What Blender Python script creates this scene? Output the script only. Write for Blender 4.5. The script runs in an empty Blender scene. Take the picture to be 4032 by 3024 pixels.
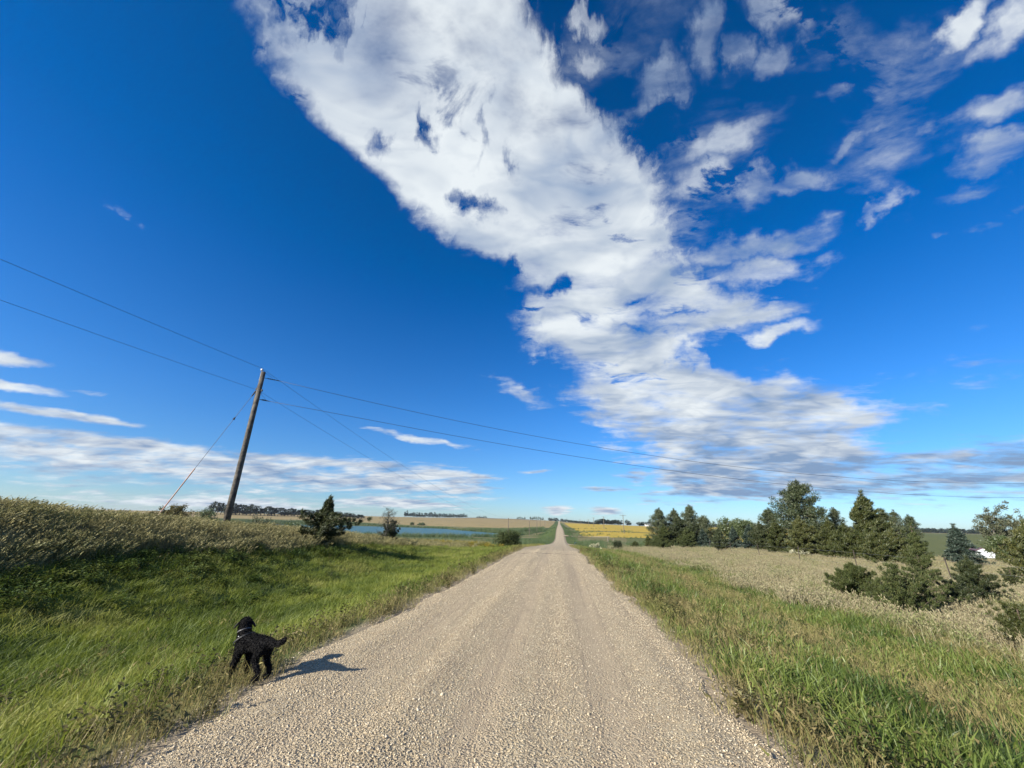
import bpy, math, random
import numpy as np
from mathutils import Vector, Matrix

R = math.radians
scene = bpy.context.scene
COL = scene.collection

# ------------------------------------------------------------------ camera
EYE = 1.65
PITCH, ROLL, YAW = R(20.0), R(1.5), R(-7.0)
cam_data = bpy.data.cameras.new('camera')
cam_data.sensor_width = 36.0
cam_data.lens = 13.52
cam_data.clip_start = 0.05
cam_data.clip_end = 30000
cam = bpy.data.objects.new('camera', cam_data)
COL.objects.link(cam)
_right0 = Vector((math.cos(YAW), -math.sin(YAW), 0))
_fh = Vector((math.sin(YAW), math.cos(YAW), 0))
_fwd = _fh * math.cos(PITCH) + Vector((0, 0, 1)) * math.sin(PITCH)
_up0 = Vector((0, 0, 1)) * math.cos(PITCH) - _fh * math.sin(PITCH)
_r = _right0 * math.cos(ROLL) + _up0 * math.sin(ROLL)
_u = _up0 * math.cos(ROLL) - _right0 * math.sin(ROLL)
M = Matrix((_r, _u, -_fwd)).transposed().to_4x4()
M.translation = Vector((0, 0, EYE))
cam.matrix_world = M
scene.camera = cam

# ------------------------------------------------------------------ light
SUN_AZ, SUN_EL = 228.0, 25.0          # the sun stands behind the camera, to the left
SKY_STRENGTH = 0.067
scene.view_settings.view_transform = 'Standard'
scene.view_settings.look = 'None'
scene.view_settings.gamma = 1.0
scene.view_settings.use_curve_mapping = False
scene.view_settings.exposure = 1.08
sl = bpy.data.lights.new('sun', 'SUN')
sl.energy = 4.8
sl.angle = R(0.53)
sl.color = (1.0, 0.93, 0.80)
sun = bpy.data.objects.new('sun', sl)
COL.objects.link(sun)
sd = Vector((math.sin(R(SUN_AZ)) * math.cos(R(SUN_EL)), math.cos(R(SUN_AZ)) * math.cos(R(SUN_EL)), math.sin(R(SUN_EL))))
sun.rotation_euler = (-sd).to_track_quat('-Z', 'Y').to_euler()
sun.location = (0, 0, 50)

# ------------------------------------------------------------------ node helper
class NT:
    def __init__(s, tree):
        s.t = tree; s.n = tree.nodes; s.l = tree.links
    def node(s, kind, **kw):
        nd = s.n.new(kind)
        for k, v in kw.items():
            if k == 'inp':
                for a, b in v.items():
                    s.set(nd.inputs[a], b)
            else:
                setattr(nd, k, v)
        return nd
    def set(s, sock, v):
        if isinstance(v, bpy.types.NodeSocket):
            s.l.new(v, sock)
        else:
            sock.default_value = v
    def m(s, op, a, b=None, c=None, clamp=False):
        nd = s.n.new('ShaderNodeMath'); nd.operation = op; nd.use_clamp = clamp
        s.set(nd.inputs[0], a)
        if b is not None: s.set(nd.inputs[1], b)
        if c is not None: s.set(nd.inputs[2], c)
        return nd.outputs[0]
    def vm(s, op, a, b=None, out=0):
        nd = s.n.new('ShaderNodeVectorMath'); nd.operation = op
        s.set(nd.inputs[0], a)
        if b is not None: s.set(nd.inputs[1], b)
        return nd.outputs[out]
    def mix(s, f, a, b):
        nd = s.n.new('ShaderNodeMix'); nd.data_type = 'RGBA'
        s.set(nd.inputs[0], f); s.set(nd.inputs[6], a); s.set(nd.inputs[7], b)
        return nd.outputs[2]
    def noise(s, vec, scale, detail=4, rough=0.5, dist=0.0, lac=2.0, out=0):
        nd = s.n.new('ShaderNodeTexNoise')
        if vec is not None: s.l.new(vec, nd.inputs['Vector'])
        nd.inputs['Scale'].default_value = scale; nd.inputs['Detail'].default_value = detail
        nd.inputs['Roughness'].default_value = rough; nd.inputs['Distortion'].default_value = dist
        nd.inputs['Lacunarity'].default_value = lac
        return nd.outputs[out]
    def ramp(s, f, pts, interp='LINEAR'):
        nd = s.n.new('ShaderNodeValToRGB'); cr = nd.color_ramp; cr.interpolation = interp
        while len(cr.elements) < len(pts): cr.elements.new(0.5)
        for e, (p, c) in zip(cr.elements, pts):
            e.position = p; e.color = tuple(c) + (1,) if len(c) == 3 else c
        s.set(nd.inputs[0], f)
        return nd.outputs[0]
    def smooth(s, v, lo, hi):
        nd = s.n.new('ShaderNodeMapRange'); nd.interpolation_type = 'SMOOTHSTEP'
        s.set(nd.inputs[0], v); nd.inputs[1].default_value = lo; nd.inputs[2].default_value = hi
        return nd.outputs[0]
    def curve(s, v, pts, x0, x1, y0, y1):
        """piecewise function y(x) with x in [x0,x1]"""
        f = s.m('DIVIDE', s.m('SUBTRACT', v, x0), x1 - x0, clamp=True)
        nd = s.n.new('ShaderNodeFloatCurve'); c = nd.mapping.curves[0]
        pp = [((x - x0) / (x1 - x0), (y - y0) / (y1 - y0)) for x, y in pts]
        c.points[0].location = pp[0]; c.points[1].location = pp[-1]
        for p in pp[1:-1]: c.points.new(*p)
        nd.mapping.extend = 'HORIZONTAL'
        nd.mapping.update()
        s.set(nd.inputs['Value'], f)
        return s.m('MULTIPLY_ADD', nd.outputs[0], y1 - y0, y0)

# ------------------------------------------------------------------ sky and clouds (world directions)
world = bpy.data.worlds.new('World'); scene.world = world
world.use_nodes = True
W = NT(world.node_tree); W.n.clear()
sky = W.node('ShaderNodeTexSky', sky_type='NISHITA')
sky.sun_disc = False
sky.sun_elevation = R(SUN_EL); sky.sun_rotation = R(SUN_AZ)
sky.altitude = 600; sky.air_density = 1.0; sky.dust_density = 0.35; sky.ozone_density = 3.0
tc = W.node('ShaderNodeTexCoord')
D = tc.outputs['Generated']
sp = W.node('ShaderNodeSeparateXYZ', inp={0: D})
dx, dy, dz = sp.outputs
az = W.m('MULTIPLY', W.m('ARCTAN2', dx, dy), 180 / math.pi)
el = W.m('MULTIPLY', W.m('ARCSINE', dz), 180 / math.pi)
# cloud-layer plane coordinates: what lies near the horizon is foreshortened
inv = W.m('DIVIDE', 1.0, W.m('ADD', W.m('MAXIMUM', dz, 0.0), 0.13))
pc = W.node('ShaderNodeCombineXYZ', inp={0: W.m('MULTIPLY', dx, inv), 1: W.m('MULTIPLY', dy, inv), 2: 0.0}).outputs[0]
pcs = W.node('ShaderNodeMapping', vector_type='POINT', inp={'Vector': pc, 'Rotation': (0, 0, R(12)), 'Scale': (0.75, 1.15, 1)}).outputs[0]
n_big = W.noise(pcs, 1.5, 3, 0.5)
n_fine = W.noise(pcs, 3.4, 9, 0.60, 0.35)
n_mid = W.noise(pcs, 6.5, 7, 0.62, 0.2)
ae_0 = W.node('ShaderNodeCombineXYZ', inp={0: az, 1: el, 2: 0.0}).outputs[0]
wsc = W.m('MULTIPLY_ADD', W.smooth(el, 4.0, 34.0), 0.85, 0.15)
def warp_(v, sc, amp):
    q = W.vm('MULTIPLY', W.vm('SUBTRACT', W.noise(ae_0, sc, 5, .6, out=1), (.5, .5, .5)), (amp * 1.4, amp * .8, 0))
    nd = W.n.new('ShaderNodeVectorMath'); nd.operation = 'SCALE'; W.l.new(q, nd.inputs[0]); W.l.new(wsc, nd.inputs['Scale'])
    return W.vm('ADD', v, nd.outputs[0])
ae_v = warp_(ae_0, .16, 9.0)
n_ae = W.noise(ae_v, 0.22, 6, 0.55)      # jitter for the outline
azj = W.m('MULTIPLY_ADD', W.m('SUBTRACT', n_ae, 0.5), 12.0, az)
Lc = W.curve(el, [(0, 9.5), (4.7, 9.3), (8.5, 8.3), (12.1, 6.0), (15.9, 1.9), (20, -1.2), (24.8, -4.3), (28.8, -9.2), (32.8, -9.8), (35.9, -12), (38.3, -17), (41.1, -25.5), (43.8, -31.5), (45.6, -37.5), (47.2, -44), (49.3, -51), (50.5, -53.5), (53, -57), (60, -72), (90, -90)], 0, 90, -90, 90)
R1 = W.curve(el, [(0, 35), (5, 40), (8, 38), (10, 37), (13, 39), (16, 33), (19, 26), (21.5, 20), (25, 23), (27, 30), (31, 26), (35, 22), (38, 19.5), (42, 19.5), (48.7, 17.5), (53, 12.5), (56, 8), (59, 1), (61, 2), (64, -4.4), (75, -8), (90, -8)], 0, 90, -90, 90)
R2 = W.curve(el, [(0, 42), (5, 39), (8, 37), (10, 36), (12, 38), (14, 38), (19, 33), (22.5, 35), (27, 35.5), (29.5, 41), (32, 43), (35, 45), (40, 48), (45, 48), (55, 46), (65, 48), (90, 60)], 0, 90, -90, 90)
mL = W.m('DIVIDE', W.m('SUBTRACT', azj, Lc), 9.5)
mRs = W.m('ADD', W.m('DIVIDE', W.m('SUBTRACT', R1, azj), 7.0), .35)
mRw = W.m('MINIMUM', W.m('MULTIPLY', W.m('DIVIDE', W.m('SUBTRACT', R2, azj), 12.0), .22), .10)
mR = W.m('MAXIMUM', mRs, mRw)
main = W.m('MINIMUM', W.m('MINIMUM', mL, mR), W.m('DIVIDE', W.m('SUBTRACT', el, 2.9), 1.6))
main = W.m('MAXIMUM', W.m('MINIMUM', main, 0.86), -1.0)

def band(top, bot, gate, k):
    t = W.curve(az, top, -90, 90, 0, 12)
    up_ = W.m('DIVIDE', W.m('SUBTRACT', t, el), 0.8)
    dn = W.m('DIVIDE', W.m('SUBTRACT', el, bot), 2.2)
    return W.m('MULTIPLY', W.m('MINIMUM', W.m('MINIMUM', W.m('MINIMUM', up_, dn), gate), 1.0), k)
lowL = band([(-90, 8), (-60, 7.9), (-40, 7.9), (-27, 8.1), (-10, 7.0), (-6, 6.2), (90, 6.2)], 2.3, W.m('DIVIDE', W.m('SUBTRACT', -8.0, az), 4.0), 0.72)
lowR = band([(-90, 6), (33, 6.8), (36, 7.6), (39, 8.3), (47, 8.8), (90, 8.8)], 2.6, W.m('DIVIDE', W.m('SUBTRACT', az, 29.0), 4.0), 0.62)
cov = W.m('MAXIMUM', W.m('MAXIMUM', main, lowL), lowR)

def blob(cx, cy, rx, ry, rot):
    mp = W.node('ShaderNodeMapping', vector_type='TEXTURE', inp={'Vector': ae_v, 'Location': (cx, cy, 0), 'Rotation': (0, 0, rot), 'Scale': (rx, ry, 1)})
    return W.m('SUBTRACT', 1.0, W.vm('LENGTH', mp.outputs[0], out=1))
adds = [(-57.0, 8.9, 6.5, 0.55, 0.0, .75), (-19.4, 11.1, 9.0, 0.75, -0.12, .75), (-62.5, 12.8, 3.5, 0.8, 0.1, .8), (-60.5, 10.7, 4, 0.6, 0.0, .8),
        (-56.0, 11.3, 3.0, 0.4, 0.1, .45), (-59.1, 28.8, 2.6, 0.9, -0.26, .3), (-5.2, 18.8, 5.5, 1.7, -0.43, .5),
        (54.8, 36.4, 5.0, 1.7, -0.2, .48), (53.6, 33.2, 5.0, 1.6, -0.2, .55), (51.8, 31.5, 5.0, 1.4, -0.18, .45), (51.2, 28.2, 5.5, 1.0, -0.1, .4),
        (55.0, 44.2, 4.0, 1.0, 0.04, .5), (57.2, 42.0, 5, 1.4, 0.1, .42), (43.2, 33.0, 2.6, 1.0, 0.31, .35), (45.0, 28.6, 3.4, 0.8, 0.0, .35),
        (21.4,55.0,8.5,3.2,0.06,.50),(30.9,56.6,6,4.0,0.39,.55),(40.1,55.8,6,4.0,-0.6,.62),(34.5,53.5,4,2.8,-0.5,.5),(38.9,50.8,4.5,2.2,0.11,.42),(43.5,45.3,4.4,1.4,-0.37,.28),
        (29.9,46.6,6.5,2.2,-0.03,.40),(33.0,40.9,5.0,3.2,0.09,.55),(36.2,39.5,5.2,2.2,-0.29,.5),(43.9,40.0,4.2,1.1,-0.10,.3),(25.6,42.8,6.5,3.6,-0.29,.42),
        (30.6,34.0,11.5,2.6,-0.12,.62),(30.0,30.9,10.0,2.9,-0.20,.68),(26.6,26.6,10.5,1.9,-0.16,.66),(30.0,23.0,6,1.3,-0.04,.6),(7.4,62.4,6.5,1.8,-0.18,.5),(7.5,58.9,4.5,1.6,-0.04,.35),(30,16.4,9,2.5,-.2,.7), (-3.0, 7.2, 3.0, 0.4, 0.07, .5), (7.3, 4.9, 6.0, 0.5, -0.03, .5),
        (-0.3, 2.0, 2.5, 0.8, 0.02, .95), (6.3, 2.0, 2.8, 0.8, 0.02, .85), (-42.0, 1.5, 16, 1.1, 0.0, .8), (-22.0, 2.3, 14, 1.0, 0.0, .85), (-34, 5.0, 5, .8, 0, .95), (-24.5, 5.6, 5.0, 1.3, 0, 1.0), (-18, 4.6, 3, .6, 0, .8)]
for cx, cy, rx, ry, rot, k in adds:
    cov = W.m('MAXIMUM', cov, W.m('MULTIPLY', W.m('MINIMUM', W.m('MULTIPLY', blob(cx, cy, rx, ry, rot), 1.6), 1.0), k))
holes = [(-15.8, 44.0, 5.2, 2.0, -0.22, 1.5), (-33.4, 48.9, 3.0, 1.1, 0.0, 1.4), (-25.0, 52.2, 2.6, 1.2, -0.48, 1.2), (-0.3, 34.2, 5.6, 1.0, 0.10, 1.1),
         (27.0, 21.3, 7.0, 1.2, -0.10, 1.0), (-7.5, 36.3, 2.4, 1.2, -1.15, 1.0), (-53.5, 55.5, 6.5, 2.2, -0.1, 1.4), (-47.0, 57.0, 7.0, 2.4, -0.03, 1.5), (3.5, 64.5, 6.5, 1.6, -0.2, .9),
         (20.5, 51.5, 5.0, 2.6, 0.3, .6), (13, 31.5, 3.5, .6, 0.1, .7), (-14.5, 53, 1.2, 4.5, -.3, .7), (-8, 49.5, 1.2, 1.6, .2, .8), (20, 28.6, 5, .5, -.1, .7), (12, 27.5, 5, .4, 0, .5)]
hj = W.m('MULTIPLY', W.m('SUBTRACT', n_ae, 0.5), 1.4)
for cx, cy, rx, ry, rot, k in holes:
    cov = W.m('SUBTRACT', cov, W.m('MULTIPLY', W.m('MAXIMUM', W.m('ADD', blob(cx, cy, rx * 1.15, ry * 1.3, rot), W.m('MULTIPLY', hj, 1.7)), 0.0), k * 0.60))
# elsewhere round the sky: scattered cloud of the same kind
far_side = W.smooth(W.m('ABSOLUTE', W.m('ADD', az, 7.0)), 66, 90)
cov = W.m('MAXIMUM', cov, W.m('SUBTRACT', W.m('MULTIPLY', W.m('MULTIPLY', far_side, n_big), 1.6), 0.75))
n_gap = W.noise(pcs, 6.0, 6, 0.62, 0.7)
n_gapb = W.noise(pcs, 1.7, 2, 0.5)
cov = W.m('SUBTRACT', cov, W.m('MULTIPLY', W.m('MULTIPLY', W.smooth(n_gap, .53, .68), W.smooth(n_gapb, .40, .60)), W.m('MULTIPLY_ADD', W.smooth(el, 12.0, 30.0), .75, .15)))
nn = W.m('ADD', W.m('MULTIPLY', W.m('SUBTRACT', n_fine, 0.5), 4.2), W.m('ADD', W.m('MULTIPLY', W.m('SUBTRACT', n_big, 0.5), 2.4), W.m('MULTIPLY', W.m('SUBTRACT', n_mid, 0.5), 1.7)))
wgt = W.m('SUBTRACT', 1.25, W.m('MULTIPLY', W.m('MAXIMUM', cov, 0.0), 0.22))
dens = W.m('MULTIPLY_ADD', nn, W.m('MULTIPLY', wgt, 0.42), cov)
alpha = W.smooth(dens, 0.04, 0.95)
alpha = W.m('MULTIPLY', alpha, W.smooth(dz, 0.0, 0.02))
# shade of the cloud: bright rims, grey-blue where it is thick or far
dirs = W.node('ShaderNodeMapping', vector_type='POINT', inp={'Vector': pcs, 'Location': (-0.09, -0.07, 0)}).outputs[0]
n_r0 = W.noise(pcs, 3.0, 3, 0.5, 0.4)
n_off = W.noise(dirs, 3.0, 3, 0.5, 0.4)
relief = W.m('MULTIPLY', W.m('SUBTRACT', n_off, n_r0), 1.5)
n_sh = W.noise(pcs, 2.2, 4, 0.5, 0.5)
bil = W.m('ABSOLUTE', W.m('SUBTRACT', W.noise(pcs, 4.2, 5, 0.5, 0.8), 0.5))
lowg = W.m('MULTIPLY', W.m('SUBTRACT', 1.0, W.smooth(el, 2.0, 15.0)), W.m('MULTIPLY', W.smooth(el, 2.6, 4.2), .50))
thick = W.m('MULTIPLY_ADD', W.smooth(dens, 0.55, 1.6), 0.20, W.m('MULTIPLY_ADD', W.smooth(n_sh, 0.40, 0.64), 0.50, W.m('MULTIPLY', W.smooth(bil, .10, 0.0), .16)))
right_grey = W.m('MULTIPLY', W.smooth(az, -5.0, 45.0), 0.22)
sh = W.m('ADD', W.m('ADD', W.m('ADD', thick, W.m('MULTIPLY', lowg, W.m('MULTIPLY_ADD', W.smooth(az, 0.0, 22.0), .62, .38))), right_grey), relief, clamp=True)
ccol = W.ramp(sh, [(0.0, (0.84, 0.90, 0.94)), (0.3, (0.66, 0.73, 0.81)), (0.65, (0.44, 0.53, 0.67)), (1.0, (0.24, 0.36, 0.56))])
# Nishita radiance, a little more saturated as the phone rendered it
tint = W.ramp(W.m('DIVIDE', el, 90.0, clamp=True), [(0.0, (.62, .78, 1.0)), (.06, (.62, .82, 1.08)), (.16, (.60, .86, 1.20)), (.35, (.46, .78, 1.20)), (.60, (.34, .66, 1.02)), (.75, (.28, .56, .90))])
tinted = W.mix(1.0, sky.outputs[0], tint); tinted.node.blend_type = 'MULTIPLY'
hsv = W.node('ShaderNodeHueSaturation', inp={'Hue': 0.5, 'Saturation': 1.12, 'Value': 1.0, 'Fac': 1.0, 'Color': tinted})
bg1 = W.node('ShaderNodeBackground', inp={'Color': hsv.outputs[0], 'Strength': SKY_STRENGTH})
bg2 = W.node('ShaderNodeBackground', inp={'Color': ccol, 'Strength': 0.47})
mixw = W.node('ShaderNodeMixShader', inp={0: alpha, 1: bg1.outputs[0], 2: bg2.outputs[0]})
W.node('ShaderNodeOutputWorld', inp={0: mixw.outputs[0]})
world.cycles.sampling_method = 'MANUAL'
world.cycles.sample_map_resolution = 512

# ------------------------------------------------------------------ materials
def new_mat(name):
    m = bpy.data.materials.new(name); m.use_nodes = True
    n = NT(m.node_tree); n.n.clear()
    return m, n
def lin(r, g, b):
    f = lambda c: (c / 255 / 12.92) if c <= 10 else ((c / 255 + 0.055) / 1.055) ** 2.4
    return (f(r), f(g), f(b))
def rgba(c): return (c[0], c[1], c[2], 1.0)

def plain(name, col, rough=0.7, metal=0.0, var=0.25, scale=8.0, bump=0.0, col2=None):
    m, n = new_mat(name)
    geo = n.node('ShaderNodeTexCoord').outputs['Object']
    ns = n.noise(geo, scale, 5, 0.6)
    c2 = col2 or tuple(c * (1 - var) for c in col)
    c = n.mix(n.smooth(ns, 0.35, 0.65), rgba(col), rgba(c2))
    p = n.node('ShaderNodeBsdfPrincipled', inp={'Base Color': c, 'Roughness': rough, 'Metallic': metal})
    if bump:
        b = n.node('ShaderNodeBump', inp={'Strength': 1.0, 'Distance': bump, 'Height': n.noise(geo, scale * 3, 4)})
        n.l.new(b.outputs[0], p.inputs['Normal'])
    n.node('ShaderNodeOutputMaterial', inp={0: p.outputs[0]})
    return m

def foliage(name, ramp, trans=0.35, rough=0.55, spec=0.3, island=True, patch=None, gloss=0.06):
    """leaf material: colour varies by leaf, by plant and by patch"""
    m, n = new_mat(name)
    oi = n.node('ShaderNodeObjectInfo')
    geo = n.node('ShaderNodeNewGeometry')
    r_is = geo.outputs['Random Per Island']
    base = oi.outputs['Random']
    if patch:
        loc = n.noise(geo.outputs['Position'], patch, 3, 0.6)
        base = n.m('MULTIPLY_ADD', n.smooth(loc, 0.32, 0.68), 0.62, n.m('MULTIPLY', base, 0.25))
        f = n.m('MULTIPLY_ADD', r_is, 0.36, n.m('SUBTRACT', base, .06))
    else:
        f = n.m('ADD', n.m('MULTIPLY', r_is, 0.75), n.m('MULTIPLY', base, 0.25))
    c = n.ramp(f, [(i / (len(ramp) - 1), q) for i, q in enumerate(ramp)])
    d = n.node('ShaderNodeBsdfDiffuse', inp={'Color': c})
    t = n.node('ShaderNodeBsdfTranslucent', inp={'Color': c})
    g = n.node('ShaderNodeBsdfGlossy', inp={'Color': (0.9, 0.95, 0.9, 1), 'Roughness': rough})
    a = n.node('ShaderNodeMixShader', inp={0: trans, 1: d.outputs[0], 2: t.outputs[0]})
    b = n.node('ShaderNodeMixShader', inp={0: gloss, 1: a.outputs[0], 2: g.outputs[0]})
    n.node('ShaderNodeOutputMaterial', inp={0: b.outputs[0]})
    return m

# ------------------------------------------------------------------ mesh helpers
def mesh_np(name, verts, faces, nper=3):
    """faces: (F,nper) int array"""
    verts = np.asarray(verts, np.float32); faces = np.asarray(faces, np.int32)
    me = bpy.data.meshes.new(name)
    me.vertices.add(len(verts)); me.vertices.foreach_set('co', verts.ravel())
    me.loops.add(faces.size); me.loops.foreach_set('vertex_index', faces.ravel())
    me.polygons.add(len(faces)); me.polygons.foreach_set('loop_start', np.arange(0, faces.size, nper, dtype=np.int32))
    me.update(calc_edges=True)
    return me
def link(name, me, mat=None, parent=None, loc=None):
    o = bpy.data.objects.new(name, me)
    COL.objects.link(o)
    if mat is not None and me is not None and len(me.materials) == 0: me.materials.append(mat)
    if parent is not None: o.parent = parent
    if loc is not None: o.location = loc
    return o
def tag(o, label=None, cat=None, group=None, kind=None):
    if label: o['label'] = label
    if cat: o['category'] = cat
    if group: o['group'] = group
    if kind: o['kind'] = kind
    return o
def thing(name, label, cat, loc, rz=0.0, group=None):
    o = bpy.data.objects.new(name, None); COL.objects.link(o)
    o.location = loc; o.rotation_euler = (0, 0, rz); o.empty_display_size = 0.3
    return tag(o, label, cat, group)
class MB:
    def __init__(s): s.v = []; s.f = []
    def box(s, c, d, rz=0.0):
        b = len(s.v); cs, sn = math.cos(rz), math.sin(rz)
        for z in (-.5, .5):
            for x, y in ((-.5, -.5), (.5, -.5), (.5, .5), (-.5, .5)):
                X, Y = x * d[0], y * d[1]
                s.v.append((c[0] + X * cs - Y * sn, c[1] + X * sn + Y * cs, c[2] + z * d[2]))
        for q in ((0, 3, 2, 1), (4, 5, 6, 7), (0, 1, 5, 4), (1, 2, 6, 5), (2, 3, 7, 6), (3, 0, 4, 7)):
            s.f.append(tuple(b + i for i in q))
        return s
    def tube(s, pts, rads, n=8, cap=True):
        pts = [Vector(p) for p in pts]
        if not hasattr(rads, '__len__'): rads = [rads] * len(pts)
        b = len(s.v); ref = None
        for i, p in enumerate(pts):
            d = (pts[min(i + 1, len(pts) - 1)] - pts[max(i - 1, 0)])
            d = d.normalized() if d.length > 1e-9 else Vector((0, 0, 1))
            if ref is None:
                ref = Vector((1, 0, 0)) if abs(d.x) < 0.8 else Vector((0, 1, 0))
            a = (ref - d * ref.dot(d)).normalized(); c = d.cross(a); ref = a
            for k in range(n):
                t = 2 * math.pi * k / n
                s.v.append(tuple(p + (a * math.cos(t) + c * math.sin(t)) * rads[i]))
        for i in range(len(pts) - 1):
            for k in range(n):
                k2 = (k + 1) % n
                s.f.append((b + i * n + k, b + i * n + k2, b + (i + 1) * n + k2, b + (i + 1) * n + k))
        if cap:
            s.f.append(tuple(b + k for k in reversed(range(n))))
            e = b + (len(pts) - 1) * n
            s.f.append(tuple(e + k for k in range(n)))
        return s
    def mesh(s, name, smooth=False):
        me = bpy.data.meshes.new(name); me.from_pydata(s.v, [], s.f); me.update()
        if smooth: me.polygons.foreach_set('use_smooth', [True] * len(me.polygons))
        return me
    def build(s, name, mat, parent=None, smooth=False, loc=None):
        return link(name, s.mesh(name, smooth), mat, parent, loc)

# ------------------------------------------------------------------ value noise (numpy)
_rs = np.random.RandomState(5)
_NT = _rs.rand(256, 256)
def vnoise(x, y, f):
    x = np.asarray(x, float) * f; y = np.asarray(y, float) * f
    xi = np.floor(x).astype(int); yi = np.floor(y).astype(int); fx = x - xi; fy = y - yi
    fx = fx * fx * (3 - 2 * fx); fy = fy * fy * (3 - 2 * fy)
    g = lambda a, b: _NT[a % 256, b % 256]
    return (g(xi, yi) * (1 - fx) + g(xi + 1, yi) * fx) * (1 - fy) + (g(xi, yi + 1) * (1 - fx) + g(xi + 1, yi + 1) * fx) * fy
def fbm(x, y, f, o=4):
    s = 0; a = 1; t = 0
    for i in range(o):
        s = s + a * vnoise(np.asarray(x) + 13.7 * i, np.asarray(y) - 7.3 * i, f * 2 ** i); t += a; a *= 0.5
    return s / t

# ------------------------------------------------------------------ terrain
def sstep(v, a, b):
    t = np.clip((np.asarray(v, float) - a) / (b - a), 0, 1)
    return t * t * (3 - 2 * t)
ROAD_Y = [-80, 0, 25, 36, 48, 60, 80, 115, 150, 178, 200, 215, 250, 300, 400, 600, 900, 1500, 2500, 9000]
ROAD_Z = [0.5, 0, 0, -.20, -.72, -1.15, -1.95, -3.3, -4.3, -4.85, -4.85, -4.6, -3.5, -1.6, -.5, 1.1, 3.6, 16.0, 13.0, 12.0]
_ry = np.linspace(-80, 3000, 3081); _rz = np.interp(_ry, ROAD_Y, ROAD_Z)
_k = np.hanning(13); _k /= _k.sum(); _rz = np.convolve(np.pad(_rz, 6, 'edge'), _k, 'valid')
def road_z(y): return np.interp(y, np.r_[_ry, 9000], np.r_[_rz, 12.0])
def road_c(y): return np.interp(y, [-50, 25, 50, 80, 115, 180, 215, 1500, 9000], [-.68, -.62, -.55, -.3, .1, .55, .8, 2.0, 2.0])
AZ = [-180, -110, -90, -60, -43, -30, -20, -12, -6, 0, 6, 12, 20, 30, 42, 60, 90, 110, 180]
DS = [60, 100, 150, 200, 250, 300, 400, 600, 900, 1500, 2500, 9000]
TB = {-180: [.3, .5, .5, .5, .5, .5, .5, 0, 0, 2, 4, 4], -110: [2, 2, 2, 2, 2, 2, 2, 3, 5, 8, 10, 10], -90: [3, 3, 3, 3, 3, 3, 3, 4, 6, 10, 12, 12],
      -60: [1, -1, -3, -4, -5, -5, -5, -3, 4, 11, 12, 12], -43: [0, -2, -4, -5, -5.6, -6.2, -6.3, -5.2, 7.5, 11, 12, 12],
      -30: [-1, -3, -4.5, -5.7, -6.4, -6.4, -6.4, -6.3, 8.6, 15, 15, 14], -20: [-1.2, -3, -4.4, -5.6, -6.3, -6.5, -6.5, -6.2, 5.5, 14.7, 15, 14],
      -12: [-1.2, -3, -4.4, -5.6, -6.2, -6.5, -6.4, -4.0, 5.5, 20, 18, 14], -6: [-1.2, -3, -4.5, -5.4, -5.9, -6.3, -5, -1.5, 4.5, 21, 18, 13],
      0: [-1.6, -3.0, -4.4, -4.9, -4.5, -3.4, -1.5, .4, 3.6, 16, 14, 12], 6: [-1.5, -2.8, -3.9, -4.5, -3.6, -2, -.5, 1.8, 6.2, 5, 5, 5],
      12: [-1.4, -2.4, -3.6, -4.1, -3.3, -2.5, -1.4, .8, 3.6, 5, 6, 6], 20: [-1.1, -2.0, -3.2, -3.8, -3.8, -3.0, -1.3, 1.0, 3.5, 9, 12, 12],
      30: [-.9, -1.8, -3, -4, -4, -3.2, -1.0, 1.5, 4, 8, 11, 11], 42: [-.8, -2.1, -3.5, -4.5, -3.6, -2.0, 1.3, 2.2, 3.6, 6, 9, 9],
      60: [-.6, -2, -3, -4, -4, -2.5, 1, 3, 4, 6, 8, 8], 90: [0, -.5, -1, -1, -1, -.5, 1, 3, 4, 6, 8, 8], 110: [.3, 0, 0, 0, 0, 0, 0, 0, 1, 4, 6, 6], 180: [.3, .5, .5, .5, .5, .5, .5, 0, 0, 2, 4, 4]}
_tb = np.array([TB[a] for a in AZ], float)
_LA = np.linspace(-180, 180, 361); _LD = np.linspace(math.log(40), math.log(9000), 240)
_t1 = np.stack([np.interp(_LA, AZ, _tb[:, j]) for j in range(len(DS))], 1)
_t2 = np.stack([np.interp(_LD, np.log(DS), _t1[i]) for i in range(361)], 0)
_k = np.hanning(9); _k /= _k.sum()
_t2 = np.apply_along_axis(lambda r: np.convolve(np.pad(r, 4, 'wrap'), _k, 'valid'), 0, _t2)
_t2 = np.apply_along_axis(lambda r: np.convolve(np.pad(r, 4, 'edge'), _k, 'valid'), 1, _t2)
def bil(T, u, v):
    u = np.clip(u, 0, T.shape[0] - 1.001); v = np.clip(v, 0, T.shape[1] - 1.001)
    i = u.astype(int); j = v.astype(int); a = u - i; b = v - j
    return (T[i, j] * (1 - a) + T[i + 1, j] * a) * (1 - b) + (T[i, j + 1] * (1 - a) + T[i + 1, j + 1] * a) * b
def far_z(x, y):
    d = np.maximum(np.hypot(x, y), 41); a = np.degrees(np.arctan2(x, y))
    return bil(_t2, a + 180, (np.log(d) - _LD[0]) / (_LD[1] - _LD[0]))
NX = [-80, -60, -40, -28, -20, -18, -16, -14.6, -13.1, -10.5, -8.5, -5.8, -4.4, -3.5, 2.0, 3, 4.5, 6.5, 9, 14, 21, 30, 45, 60, 80]
NR = [-.1, -.35, -.6, -.7, -.78, -.85, -.8, -.6, -.3, -.1]
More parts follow.
